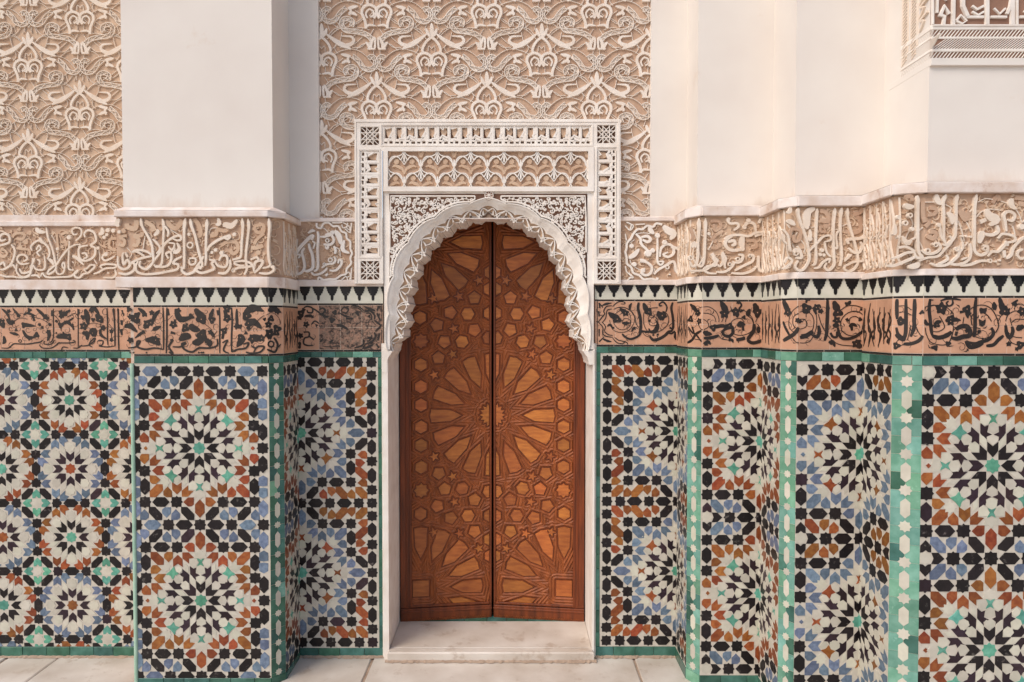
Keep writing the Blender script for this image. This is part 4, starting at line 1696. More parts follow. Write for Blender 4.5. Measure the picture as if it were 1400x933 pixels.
def motif_panel(face, parent, cols, rows, ox, oy, dx, dy, sc, win, d0, m, detail=True, squash=1.0):
    """half-drop repeat; every piece is its own object, alike pieces share their mesh"""
    cache = {}
    pieces = []
    for idx, (name, kind, w, pts) in enumerate(MOT):
        for sg in (1, -1):
            if abs(pts[0][0]) < 1 and name == 'bud' and sg < 0: continue
            q = crom([(x*sg*K*sc, -y*K*sc) for x, y in pts], 4)
            w2 = w/6.433*K*sc*(.95 if kind != 'v' else .8)
            g = G(); n = len(q)
            lift = 0.0003*(idx % 7)+(.0002 if sg > 0 else 0)
            cx = sum(p[0] for p in q)/n; cz = sum(p[1] for p in q)/n
            q = [(a-cx, b-cz) for a, b in q]
            if kind == 'l': g.ribbon(q, [w2*(.15+.85*math.sin(math.pi*min(1, (j+.5)/n))) for j in range(n)], -.001, .009+lift, .85)
            elif kind == 'l2': g.ribbon(q, [w2*(1-.85*j/n) for j in range(n)], -.001, .0085+lift, .85)
            elif kind == 'a': g.ribbon(q, w2, -.001, .009+lift, .85)
            elif kind == 'v': g.ribbon(q, w2, -.001, .005+lift, .6)
            elif kind == 'b':
                g.ribbon(q, w2, -.001, .0022+lift, .95)
                for sd in (1, -1):
                    r = []
                    for j in range(n):
                        p, t = q[max(0, j-1)], q[min(n-1, j+1)]
                        l = math.hypot(t[0]-p[0], t[1]-p[1]) or 1
                        r.append((q[j][0]-(t[1]-p[1])/l*w2*.42*sd, q[j][1]+(t[0]-p[0])/l*w2*.42*sd))
                    g.ribbon(r, w2*.18, .002, .0092+lift, .8)
                # zigzag tracery inside the band
                zz = []; acc = 0
                for j in range(0, n, 2):
                    p, t = q[max(0, j-1)], q[min(n-1, j+1)]
                    l = math.hypot(t[0]-p[0], t[1]-p[1]) or 1
                    o = w2*.30*(1 if j % 4 else -1)
                    zz.append((q[j][0]-(t[1]-p[1])/l*o, q[j][1]+(t[0]-p[0])/l*o))
                g.ribbon(zz, w2*.17, .002, .0085+lift, .8)
            me = bpy.data.meshes.new(name)
            me.from_pydata(g.v, [], g.f); me.materials.append(m)
            pieces.append((name, me, cx, cz, max(abs(v[0]) for v in g.v)+.005, max(abs(v[2]) for v in g.v)+.005))
    for i in cols:
        for j in rows:
            if (i+j) % 2: continue
            px, py = ox+i*dx, oy+j*dy
            u, z = face.px(px, py)
            for (name, me, cx, cz, hx, hz) in pieces:
                U, Z = u+cx, z+cz
                if U+hx < win[0] or U-hx > win[1] or Z+hz < win[2] or Z-hz > win[3]: continue
                if win[4] and win[4](U, Z): continue
                face.add(name, None, m, parent, mesh=me, at=(U, -d0, Z))
# ================================================================== FAR LEFT WALL
RX = lambda s, y: D-D/s
r = thing('tiled_wall', 'recessed wall at the far left with small twelve-petal mosaic rosettes below warm carved stucco', 'wall', (XP(60), 0, 0))
f = Face((XP(-60), 0), (XP(190), 0), r)
L = levels(f, 303, 310, 383, 396.5, 418, 481, 490, 884, fg='tan', corn=.012)
core(r, [(XP(-60), .006), (XP(190), .006), (XP(190), .3), (XP(-60), .3)], 0, L['corT'], M['grout'], 'masonry')
PA = pattern_A(5, 6)
def mosA(face, pn, a, b, L):
    u, z = face.px(94.9, 547.3)
    lay(face, PA, u-736*2*UA, z+736*UA, UA, a+.001, b-.001, L['mosB']+.001, L['mosT']-.001, {}, pn)
UA = 94.6*K/736
fr = dado(f, L, 'front', ['K_LW'], mosA, alt='g', merl_off=.55, mscale=.99)
carve(f, 'F_LW', fr, 1.15, light='cream', low='tan2')
zc = f.z(294)
g = G(); g.prism([(0, L['corT']), (f.W, L['corT']), (f.W, zc), (0, zc)], -.05, -.004); f.add('ledge_top', g, M['plaster_dirty'], None)
g = G(); g.box(0, f.W, L['corT'], TOP, -.10, -.02); pn = f.add('carved_panel', g, M['tan2'], None)
motif_panel(f, pn, range(-3, 4), range(-3, 3), 106.4, 118, 70.9, 66.2, .94, (0, f.W, zc-.05, TOP-.1, None), -.02, M['cream'])

# ================================================================== LEFT PILASTER
sL = 1.085; yL = YS(sL)
xa = XP(178, sL); xb = -307*K; xc = -293*K; yc = YS(1.068)
r = thing('pilaster', 'broad pilaster left of the door with two whole rust-ringed rosettes beside a green strip', 'pilaster', ((xa+xb)/2, yL/2, 0))
ff = Face((xa, yL), (xb, yL), r); fc = Face((xb, yL), (xc, yc), r); fs = Face((xc, yc), (xc, 0), r)
L = levels(ff, 289, 297.5, 379, 393.5, 417.5, 487, 497, 927, fg='tan', corn=.02)
core(r, [(xa, yL+.004), (xb, yL+.004), (xc-.004, yc+.004), (xc-.004, .2), (xa, .2)], 0, L['corT']-.01, M['grout'], 'masonry')
STRIPC = .12
mo = mosB('edge', 272.4, 613, RO, (1.02, 1.006))
fr = dado(ff, L, 'front', ['K_L'], mo, merl_off=.1, u0=.016)
# pale rounded glazed bead down the left arris
g = G()
for i in range(9):
    t = math.pi*i/8
    g.v.append((.007-.009*math.cos(t), -.008*math.sin(t), 0)); g.v.append((.007-.009*math.cos(t), -.008*math.sin(t), L['mosT']))
for i in range(8): g.f.append((2*i, 2*i+2, 2*i+3, 2*i+1))
ff.add('glazed_bead', g, M['bead'], None, smooth=True)
carve(ff, 'F_L', fr, 1.1, light='cream', low='tan2')
dado(fc, L, 'chamfer', ['K_L2'], merl_off=.2)
def mosSide(cz_px, cmap, refface):
    def f(face, pn, a, b, L):
        cz = refface.z(cz_px)
        lay(face, PB['cut'], b if refface is ff else a, cz, UNIT, a+.001, b-.001, L['mosB']+.001, L['mosT']-.001, cmap, pn, True)
    return f
fr = dado(fs, L, 'side', None, mosSide(613, {'C': 'T', 'R': 'O', 'X': 'T', 'Q': 'B'}, ff), cal_m='terra')
squiggle_relief(fs, L['friB'], L['friT'], fr, M['cream'], 9, .005)
# plaster shaft
sp = 1.075; yp = YS(sp); x0, x1 = XP(171, sp), XP(375, sp)
zt = ff.z(284)
core(r, [(x0, yp), (x1, yp), (x1, .25), (x0, .25)], L['corT']-.01, TOP, M['plaster'], 'plaster_shaft')
ledge_slope(r, [(XP(161, sL), yL-.018), (xb+.01, yL-.018), (xc+.02, yc), (xc+.02, 0)], L['corT']+.001, zt+.006, [(x0+.001, yp-.002), (x1+.002, yp-.002), (x1+.002, yp+.04), (x1+.002, 0)])
g = G(); g.box(XP(161, sL)-xa, .0185, L['friB'], L['friT'], -.25, -.001); ff.add('carved_frieze', g, M['tan'], None)
g = G(); g.cbox(XP(161, sL)-xa, .0125, L['friT'], L['corT'], -.25, .02, .003); ff.add('cornice', g, M['plaster_dirty'], None)
g = G(); g.cbox(XP(161, sL)-xa, .0145, L['ledB'], L['friB'], -.25, .0132, .002); ff.add('lower_ledge', g, M['plaster_dirty'], None)

# ================================================================== WALL ROUND THE DOOR
r = thing('tiled_wall', 'middle wall round the wooden door with half rosettes each side and carved stucco panel above', 'wall', (XP(667), 0, 0))
DOORX0, DOORX1 = XP(531), XP(810)
fl = Face((xc, 0), (XP(524), 0), r)
L = levels(fl, 299, 304, 383, 392, 415, 481, 489, 886, fg='tan', corn=.012)
LBL = L
cm = {'C': 'T', 'R': 'B', 'X': 'O', 'Q': 'O'}
fr = dado(fl, L, 'front', ['K_BL'], mosB('wide', (.012, 416), 592, cm, 1.0), merl_off=.55, cal_m='ruin', edge=(1, 7.5*K), alt='g')
carve(fl, 'F_BL', fr, 1.0, light='white', low='tan')
frR = Face((XP(813), 0), (226*K, 0), r)
L = levels(frR, 297, 303, 383, 390, 409.6, 474, 483, 884, fg='tan', corn=.012)
LBR = L
fr = dado(frR, L, 'front', ['K_BR'], mosB('wide', (frR.W+.005, 925), 589.5, cm, 1.0), merl_off=.4, edge=(-1, 8*K))
carve(frR, 'F_BR', fr, 1.0, light='white', low='tan')
# masonry either side and above
core(r, [(xc-.1, .006), (DOORX0-.03, .006), (DOORX0-.03, .45), (xc-.1, .45)], 0, fl.z(383), M['grout'], 'masonry')
core(r, [(DOORX1+.03, .006), (226*K+.1, .006), (226*K+.1, .45), (DOORX1+.03, .45)], 0, fl.z(383), M['grout'], 'masonry')
fw = Face((XP(380), 0), (XP(960), 0), r)
zb = fw.z(298); U = lambda px: fw.px(px, 200)[0]
g = G(); g.box(0, U(436), fw.z(299), TOP, -.09, -.001); fw.add('smooth_plaster', g, M['plaster'], None)
g = G(); g.box(U(889.5), fw.W, fw.z(297), TOP, -.09, -.0012); fw.add('smooth_plaster', g, M['plaster'], None)
g = G(); g.box(U(436), U(889.5), fw.z(299.5), zb, -.09, -.002); fw.add('smooth_plaster', g, M['plaster_dirty'], None)
g = G(); g.box(0, fw.W, fw.z(380), TOP, -.14, -.022)
# ground with opening for the doorway: three boxes
g = G(); g.box(0, U(484)+.01, fw.z(390), TOP, -.12, -.022); g.box(U(848)-.01, fw.W, fw.z(390), TOP, -.12, -.022)
g.box(U(484)+.011, U(848)-.011, fw.z(172), TOP, -.12, -.022)
pn = fw.add('carved_panel', g, M['tan'], None)
def behind_portal(u, z): return U(500) < u < U(832) and z < fw.z(190)
motif_panel(fw, pn, range(-3, 6), range(-2, 6), 589.4, 40.2, 75.6, 66.3, 1.0, (U(436), U(889), zb-.06, TOP-.1, behind_portal), -.022, M['ivory'])

# ================================================================== RIGHT PILASTERS
def right_pilaster(label, s0, s1, pxside0, pxch, pxf, s_ch, pxend, lev, shaft, shaft_end, ink, fkey, cz, cmap, cu, inkc, merl, sqn, joinside=True, endy=None, slope_px=None, front_end=None):
    global STRIPC
    X0 = (pxside0-700)/s0*K; y0 = YS(s0)
    ych = YS(s_ch); X1 = (pxf-700)/s1*K; y1 = YS(s1)
    Xe = (pxend-700)/s1*K
    r = thing('pilaster', label, 'pilaster', ((X0+Xe)/2, y1/2, 0))
    fs = Face((X0, y0), (X0, ych), r); fc = Face((X0, ych), (X1, y1), r); ff = Face((X1, y1), (Xe, y1), r)
    L = levels(ff, *lev, fg='tan2' if s1 < 1.3 else 'tan', corn=.02)
    core(r, [(X0+.004, y0+.1), (X0+.004, ych+.002), (X1+.002, y1+.004), (Xe+.1, y1+.004), (Xe+.1, y0+.1)], 0, L['corT']-.01, M['grout'], 'masonry')
    STRIPC = .78
    mf = mosB('cut', (ff.px(cu, cz)[0], cu), cz, cmap, 1.0)
    fr = dado(ff, L, 'front', [ink], mf, merl_off=merl, alt='g')
    carve(ff, fkey, fr, 1.0, light='cream', low='tan')
    frc = dado(fc, L, 'chamfer', [inkc], merl_off=merl, alt='g', green='g')
    squiggle_relief(fc, L['friB'], L['friT'], frc, M['cream'], 3, .006)
    czz = ff.z(cz)
    def ms(face, pn, a, b, L):
        lay(face, PB['cut'], a, czz, UNIT, a+.001, b-.001, L['mosB']+.001, L['mosT']-.001, ms.cmap, pn, True)
    ms.cmap = SIDEMAP
    frs = dado(fs, L, 'side', None, ms, merl_off=.2, alt='g')
    squiggle_relief(fs, L['friB'], L['friT'], frs, M['cream'], sqn, .005)
    # plaster
    ssh, px0, px1 = shaft
    yp = YS(ssh); xs = (px0-700)/ssh*K; xe = (px1-700)/ssh*K
    core(r, [(xs, y0+.15), (xs, yp), (xe, yp), (xe, y0+.15)], L['corT']-.01, TOP, M['plaster'], 'plaster_shaft')
    zt = L['corT']+.022
    ledge_slope(r, [(X0-.018, y0), (X0-.018, ych-.004), (X1-.006, y1-.018), (Xe, y1-.018)], L['corT']+.001, zt, [(xs-.002, y0), (xs-.002, yp), (xs-.002, yp-.002), (Xe, yp-.002)])
    return r, ff, L
SIDEMAP = {'C': 'T', 'R': 'B', 'X': 'O', 'Q': 'O'}
r1, f1, L1 = right_pilaster('stepped pilaster next to the door on its right with rust-ringed half rosettes', 1.0, 1.09, 926, 941, 960, 1.066, 1041,
    (283.4, 296, 378, 387, 410, 478, 488.5, 923.5), (1.06, 952, 1062), None, 'K_R1', 'F_R1', 603, RO, 1041, 'K_R1c', .35, 8)
SIDEMAP = RO
r2, f2, L2 = right_pilaster('second stepped pilaster from the door with blue-ringed half rosettes beneath plain plaster', 1.09, 1.2, 1041, 1068, 1090, 1.176, 1179,
    (269.3, 283, 372.5, 381.5, 407.5, 481.5, 494, 974), (1.15, 1085, 1208), None, 'K_R2', 'F_R2', 621.6, RB, 1177, 'K_R2c', .3, 11)
SIDEMAP = RB
r3, f3, L3 = right_pilaster('nearest pilaster at the right edge with full rust-ringed rosettes and wide green star strip', 1.2, 1.325, 1179, 1220, 1262, 1.303, 1453,
    (250.5, 265, 368, 377, 404.5, 487, 500, 1018), (1.286, 1265, 1560), None, 'K_R3', 'F_R3', 637, RO, 1356.6, 'K_R3c', .2, 14)

fx = Face((f3.b[0], f3.b[1]), (f3.b[0]+.10, f3.b[1]), r3)
frx = dado(fx, L3, 'chamfer', None, merl_off=.2, alt='g', green='g')
fy = Face((fx.b[0], fx.b[1]), (fx.b[0]+.30, fx.b[1]), r3)
g = G(); g.box(0, fy.W, 0, TOP, -.4, -.002); fy.add('smooth_plaster', g, M['plaster'], None)

# ================================================================== CARVED CORBEL, upper right
sC = 1.290; yC = YS(sC); xC = XP(1268, sC)
rc = thing('carved_corbel', 'carved stucco corbel at the upper right corner with bold script above rope mouldings', 'corbel', (xC, yC, 2.7))
cf = Face((xC, yC), (xC+.9, yC), rc); cs = Face((xC, YS(1.165)), (xC, yC), rc)
zz = lambda py: cf.z(py)
core(rc, [(xC+.001, yC+.001), (xC+1, yC+.001), (xC+1, yC+.3), (xC+.001, YS(1.15))], zz(88)-2.7, TOP-2.7, M['plaster'], 'corbel_block')
for (fa, W0, W1) in ((cf, 0, cf.W), (cs, 0, cs.W)):
    g = G(); g.cbox(W0-.004, W1+(.004 if fa is cs else 0), zz(90)+(.0015 if fa is cs else 0), zz(80), -.03, .0045 if fa is cf else .0041, .001); fa.add('ledge', g, M['plaster'], None)
    g = G(); g.box(W0 if fa is cf else W1*.30, W1, zz(79.9), TOP, -.05, .0008); pn = fa.add('carved_ground', g, M['pink'], None)
    x0 = 0 if fa is cf else cs.W*.30
    for (pa, pb, nm) in ((35, 41.5, 'fillet'), (51, 54, 'fillet'), (67.5, 71.5, 'fillet')):
        g = G(); g.cbox(x0-.003, W1+.003, zz(pb)+(.0007 if fa is cs else 0), zz(pa), 0, .0055+(.0004 if fa is cs else 0), .001); fa.add(nm, g, M['white'], pn)
    for (pa, pb, st, w, sl) in ((41.5, 51, .0132, .0042, .8), (54, 67.5, .0112, .0040, 1.4), (71.5, 80, .0132, .0042, .8)):
        u = x0
        H = zz(pa)-zz(pb)
        while u < W1:
            g = G(); g.ribbon([(0, 0), (H*.5*sl, H*.5), (H*sl, H)], w, -.001, .0045, .6)
            fa.add('rope_strand', g, M['white'], pn, at=(u, 0, zz(pb))); u += st
if True:
    S = 6.364
    def kq(face, pts, w, h=.008, m='white', nm='carved_letter'):
        q = [face.px(1180+pts[i]/S, pts[i+1]/S) for i in range(0, len(pts), 2)]
        g = G(); g.ribbon(q, w/S*K/1.3, -.001, h+random.uniform(0, .0015), .75); face.add(nm, g, M[m], None)
    for pts, w in (([640, -40, 635, 120], 26), ([600, -40, 600, 220], 16), ([600, 228, 1400, 228], 16), ([660, 150, 700, 60, 740, 130], 34), ([650, 135, 700, 150, 690, 225], 34), ([780, -40, 775, 225], 34),
                   ([860, -20, 860, 60, 900, 150], 40), ([800, 190, 840, 140, 890, 190, 850, 215, 800, 190], 22), ([890, 155, 1040, 155], 26), ([940, 60, 980, 90, 1040, 60], 24), ([940, 110, 990, 140, 1040, 110], 20),
                   ([1070, -40, 1070, 220], 40), ([1100, 155, 1240, 155], 24), ([1240, 130, 1270, 70, 1290, -40], 30), ([1290, -40, 1290, 220], 44), ([1330, -40, 1330, 220], 22), ([1350, 155, 1460, 150], 26), ([1400, 120, 1440, 60, 1480, -20], 36), ([1130, 80, 1180, 130, 1230, 80], 18), ([690, -20, 720, 10], 20)):
        kq(cf, pts, w)
    for (a, b) in ((.30, .016), (.44, .010), (.52, .010), (.66, .014)):
        g = G(); g.cbox(cs.W*a, cs.W*a+b, zz(66 if a < .4 else 50), TOP, 0, .0052, .001); cs.add('fillet', g, M['cream'], None)
    u = cs.W*.38
    z = zz(64)
    while z < zz(-40):
        for ua, ub in ((.34, .44), (.56, .66)):
            g = G(); g.ribbon([(cs.W*ua, z), (cs.W*ub, z+.012)], .006, 0, .007, .6); cs.add('rope_strand', g, M['cream'], None)
        z += .013
    for k in range(6):
        z = zz(34)+k*.05
        g = G(); g.ribbon(crom([(cs.W*.76, z), (cs.W*.86, z+.03), (cs.W*.78, z+.04), (cs.W*.95, z+.055)], 3), .011, 0, .012, .7); cs.add('carved_letter', g, M['cream'], None)
# the plaster bracket that carries it, proud of the pilaster's side
g = G(); g.cbox(cs.W*-.15, cs.W-.002, zz(89.9), TOP, -.05, -.002, .001); cs.add('plaster_bracket', g, M['plaster'], None)
# ================================================================== DOOR SURROUND
CX = 667.0
r = thing('door_surround', 'white carved stucco door surround with scalloped arch, pierced bands and squared frame', 'door surround', (XP(CX), 0, 0))
f = Face((XP(470), -.03), (XP(865), -.03), r)
P = lambda px, py: f.px(px, py)
def rects(face, x0, x1, y0, y1, holes, d0, d1, m, name, parent=None):
    """a slab (pixel rectangle) with rectangular windows, real reveals"""
    xs = sorted(set([x0, x1]+[h[0] for h in holes]+[h[1] for h in holes])); ysx = sorted(set([y0, y1]+[h[2] for h in holes]+[h[3] for h in holes]))
    xs = [x for x in xs if x0 <= x <= x1]; ysx = [y for y in ysx if y0 <= y <= y1]
    def solid(i, j):
        if i < 0 or j < 0 or i >= len(xs)-1 or j >= len(ysx)-1: return False
        cx, cy = (xs[i]+xs[i+1])/2, (ysx[j]+ysx[j+1])/2
        return not any(h[0] < cx < h[1] and h[2] < cy < h[3] for h in holes)
    g = G()
    for i in range(len(xs)-1):
        for j in range(len(ysx)-1):
            if not solid(i, j): continue
            a, z1 = face.px(xs[i], ysx[j]); b, z0 = face.px(xs[i+1], ysx[j+1])
            n = len(g.v)
            for d in (d0, d1):
                for q in ((a, z0), (b, z0), (b, z1), (a, z1)): g.pt(q[0], q[1], d)
            g.f.append((n+4, n+5, n+6, n+7))
            if not solid(i, j+1): g.f.append((n, n+1, n+5, n+4))
            if not solid(i+1, j): g.f.append((n+1, n+2, n+6, n+5))
            if not solid(i, j-1): g.f.append((n+2, n+3, n+7, n+6))
            if not solid(i-1, j): g.f.append((n+3, n, n+4, n+7))
    return face.add(name, g, m, parent)
KW = (523, 808, 172.5, 197.5); CSQ = [(493, 518, 173.5, 198.5), (816.5, 841.5, 171, 196), (493, 518.5, 357, 382.5), (817, 842.5, 357.5, 383)]
ST = [(493, 518, 206.5, 350.5), (817, 842, 203, 351.5)]; LA = (530.5, 804, 207, 255.5)
rects(f, 484.5, 848.5, 163, 388, [KW]+CSQ+ST+[(524, 812, 201.5, 400)], -.06, 0, M['white'], 'outer_frame')
rects(f, 524.2, 811.8, 201.7, 262, [LA], -.06, .004, M['white'], 'lambrequin_frame')
# thin raised rims
rects(f, 486.5, 846.5, 165.5, 386, [(488.2, 844.8, 167.2, 400)], -.001, .003, M['white'], 'rim')
for w in [KW]+ST:
    rects(f, w[0]-2.6, w[1]+2.6, w[2]-2.6, w[3]+2.6, [(w[0]-1.2, w[1]+1.2, w[2]-1.2, w[3]+1.2)], -.001, .0025, M['white'], 'rim')
# channel behind
rects(f, 524.2, 811.8, 262.1, 478, [(532.5, 803.5, 264.5, 500)], -.06, -.008, M['white'], 'inner_jamb')
for (h, nm) in [(KW, 'pierced_ground')]+[(c, 'pierced_ground') for c in CSQ]+[(c, 'pierced_ground') for c in ST]+[(LA, 'pierced_ground')]:
    a, z1 = P(h[0]-1, h[2]-1); b, z0 = P(h[1]+1, h[3]+1)
    g = G(); g.box(a, b, z0, z1, -.05, -.024 if h != LA else -.017)
    f.add(nm, g, M['pink'] if h != LA else M['tan'], None)
# lattice squares
for h in CSQ:
    cx, cy = (h[0]+h[1])/2, (h[2]+h[3])/2; s = (h[1]-h[0])/2
    g = G()
    def ln(x0, y0, x1, y1, e=0): g.ribbon([P(cx+x0*s, cy+y0*s), P(cx+x1*s, cy+y1*s)], 1.15*K, -.024, -.004+e, .8)
    for i, q in enumerate([(-1, -1, 1, 1), (-1, 1, 1, -1), (-1, -.5, .5, 1), (-.5, -1, 1, .5), (-1, .5, .5, -1), (-.5, 1, 1, -.5), (-1, -.35, 1, -.35), (-1, .35, 1, .35), (-.35, -1, -.35, 1), (.35, -1, .35, 1), (0, -1, .6, 1), (0, -1, -.6, 1), (0, 1, .6, -1), (0, 1, -.6, -1)][:10]):
        ln(*q, e=i*.00025)
    f.add('star_lattice', g, M['white'], None)
# kufic band: repeated word blocks
def kufic(x0, y0, x1, y1, ux, uy, n, lead):
    """blocks along (ux,uy) from one end; cross axis = perpendicular"""
    horiz = abs(ux) > 0
    Lh = (x1-x0) if horiz else (y1-y0); Wd = (y1-y0) if horiz else (x1-x0)
    step = Lh/n
    holes = []
    for i in range(n):
        v = (i+lead) % 3
        for (a0, a1, b0, b1) in (((.20, .82, .34, .9), (.12, .42, .05, .19), (.6, .9, .05, .19)), ((.24, .72, .3, .92), (.15, .85, .05, .18)), ((.18, .9, .42, .9), (.2, .6, .22, .34), (.15, .36, .04, .17), (.6, .95, .04, .17)))[v]:
            if horiz: holes.append((x0+(i+a0)*step, x0+(i+a1)*step, y1-b1*Wd, y1-b0*Wd))
            elif uy > 0: holes.append((x1-b1*Wd, x1-b0*Wd, y0+(i+a0)*step, y0+(i+a1)*step))
            else: holes.append((x0+b0*Wd, x0+b1*Wd, y1-(i+a1)*step, y1-(i+a0)*step))
    rects(f, x0-.8, x1+.8, y0-.8, y1+.8, holes, -.024, -.0045, M['white'], 'kufic_screen')
    for i in range(n):
        g = G(); g2 = G(); v = (i+lead) % 3
        def q(a, b):   # a along 0..1 within block, b across 0 (foot) .. 1 (head)
            if horiz: return P(x0+(i+a)*step, y1-b*Wd)
            if ux == 0 and uy > 0: return P(x1-b*Wd, y0+(i+a)*step)
            return P(x0+b*Wd, y1-(i+a)*step)
        w = 2.2*K
        e = .0004*(i % 3)
        g.ribbon([q(.06, -.02), q(.06, 1.02)], w*1.3, -.016, -.003+e, .85)
        g.ribbon([q(.0, .20), q(.45, .20), q(.5, .32), q(1.0, .32) if v == 1 else q(1.0, .20)], w*1.2, -.016, -.0032+e, .85)
        if v == 0:
            g.ribbon([q(.95, .25), q(.8, .45), q(.6, .38), q(.9, .7)], w*1.5, -.016, -.0034+e, .8)
            g.ribbon([q(.2, 1), q(.3, .86), q(.8, .95)], w, -.016, -.004, .8)
        elif v == 1:
            g.ribbon([q(.95, 1), q(.9, .6), q(.7, .5), q(.8, .32)], w*1.3, -.016, -.0035+e, .8)
            g.ribbon([q(.55, .2), q(.55, .02)], w, -.016, -.004, .8)
        else:
            g.ribbon([q(.25, .95), q(.5, .8), q(.6, .98)], w, -.016, -.0034, .8)
            g.ribbon([q(.2, .3), q(.45, .5), q(.95, .35)], w*1.4, -.016, -.003+e, .8)
        g.ribbon([q(0, .0), q(.3, .03)], w, -.016, -.004, .8)
        f.add('kufic_letter', g, M['white'], None)
        g2.prism([q(a+random.uniform(-.04, .04), b+random.uniform(-.03, .03)) for a, b in ((.25, .9), (.3, .55), (.5, .38), (.7, .5), (.82, .7), (.75, .93), (.5, .86))], -.024, -.013, .001)
        f.add('low_leaf', g2, M['tan2'], None)
kufic(KW[0], KW[2], KW[1], KW[3], 1, 0, 19, 0)
kufic(ST[0][0], ST[0][2], ST[0][1], ST[0][3], 0, -1, 9, 1)
kufic(ST[1][0], ST[1][2], ST[1][1], ST[1][3], 0, 1, 9, 2)

# lambrequin panel, traced from one bay
S = 6.435
def lam(cx, cy, clipy):
    def q(a, b): return (cx+a/S, cy+b/S)
    def cl(pts):
        return [P(min(LA[1], max(LA[0], x)), min(LA[3], max(LA[2], y))) for x, y in pts]
    if cx < LA[0]-22 or cx > LA[1]+22: return
    def rib(pts, w, d, m='white', nm='lobed_arch', closed=False, lens=False):
        pp = crom([q(a, b) for a, b in pts], 3)
        keep = [p for p in pp if LA[0]-1 <= p[0] <= LA[1]+1 and LA[2]-1 <= p[1] <= LA[3]+1]
        if len(keep) < 3: return
        g = G(); qq = [P(*p) for p in keep]; n = len(qq)
        ww = [w/S*K*(.25+.75*math.sin(math.pi*(j+.6)/n)) for j in range(n)] if lens else w/S*K
        g.ribbon(qq, ww, -.017, d+random.uniform(0, .0006), .75); f.add(nm, g, M[m], None)
    # lobed arch outline, half and mirror
    for sx in (1, -1):
        m = lambda L_: [(a*sx, b) for a, b in L_]
        rib(m([(147, 0), (132, -20), (128, -55), (105, -85), (75, -92), (45, -80), (30, -60), (14, -88), (0, -120), (-2, -124)]), 12, -.003)
        rib(m([(147, 0), (130, 35), (100, 52), (75, 58), (45, 75), (25, 100), (12, 118), (0, 148)]), 11, -.0036)
        rib(m([(0, 65), (15, 20), (45, 0), (80, -12), (105, 0)]), 34, -.008, 'tan2', 'low_leaf', lens=True)
        g = G(); c = q(68*sx, -48)
        if LA[0]+3 < c[0] < LA[1]-3 and LA[2]+3 < c[1] < LA[3]-3:
            g.disc(*P(*c), 30/S*K, -.017, -.0085, 12); f.add('low_disc', g, M['tan2'], None)
        rib(m([(0, -20), (20, -50), (28, -70)]), 9, -.005, 'white', 'tendril')
    rib([(0, -40), (0, -70), (0, -100)], 22, -.004, 'white', 'bud', lens=True)
    rib([(0, 150), (0, 120), (0, 85)], 22, -.004, 'white', 'bud', lens=True)
for i in range(-1, 8):
    lam(480+465/S+i*45.6, 155+470/S, None); lam(480+612/S+(i-1)*45.6, 155+618/S, None)
    lam(480+612/S+(i-1)*45.6, 155+322/S, None)

# ---- scalloped arch
def resample(pts, n):
    d = [0]
    for i in range(1, len(pts)): d.append(d[-1]+math.hypot(pts[i][0]-pts[i-1][0], pts[i][1]-pts[i-1][1]))
    out = []; k = 0
    for j in range(n):
        t = d[-1]*j/(n-1)
        while k < len(d)-2 and d[k+1] < t: k += 1
        a = (t-d[k])/max(1e-9, d[k+1]-d[k])
        out.append((pts[k][0]+(pts[k+1][0]-pts[k][0])*a, pts[k][1]+(pts[k+1][1]-pts[k][1])*a))
    return out
NI = 241
Ib = crom([(131, 481), (122, 469), (114.5, 457), (110.5, 441), (110, 423), (107, 402), (99.5, 376), (88.5, 352), (74, 330), (56, 315), (37, 304.5), (14, 297.5), (0, 294)], 8)
Ib = resample(Ib, NI)
Ob = resample(crom([(137, 480), (136, 455), (135, 430), (132, 398), (125, 366), (112, 338), (88, 311), (66, 296), (45, 286), (25, 280), (0, 275)], 8), NI)
def bump(base, nodes, amp, sgn=1):
    out = []
    n = len(base)
    for i, (x, y) in enumerate(base):
        t = i/(n-1)
        p, q = base[max(0, i-1)], base[min(n-1, i+1)]
        dx, dy = q[0]-p[0], q[1]-p[1]; l = math.hypot(dx, dy) or 1
        nx, ny = -dy/l, dx/l      # outward from the opening (x is half width, y down)
        if nx*x+ny*(y-440) < 0: nx, ny = -nx, -ny
        k = t*nodes
        a = amp*(math.sin(math.pi*(k % 1))**.7 if (k % 1) else 0)
        out.append((x+nx*a*sgn, y+ny*a*sgn))
    return out
If = bump(Ib, 10.5, 4.2)
for i_, (x_, y_) in enumerate(If):
    k_ = (i_/(NI-1)*10.5) % 1; s_ = 3.2*max(0, 1-abs(2*k_-1)*4)
    l_ = math.hypot(x_, y_-440) or 1
    If[i_] = (x_+x_/l_*s_, y_+(y_-440)/l_*s_)
Of = bump(Ob, 5.5, 4.2)
Om = bump(Ob, 5.5, 5.4)
def mixc(a, b, t): return [(p[0]+(q[0]-p[0])*t, p[1]+(q[1]-p[1])*t) for p, q in zip(a, b)]
In10 = bump(Ib, 10.5, 7.5)     # niche tops
for c_ in (If, Of, Om, In10): c_[-1] = (0, c_[-1][1])
rows = [(mixc(Of, Ib, -.06), -.008), (mixc(Of, Ib, -.05), .001), (mixc(Of, Ib, .01), .001), (mixc(Of, Ib, .03), -.006), (mixc(Of, If, .09), -.006), (mixc(Of, If, .25), -.016), (mixc(Of, In10, .47), -.031), (mixc(Of, In10, .56), -.033)]
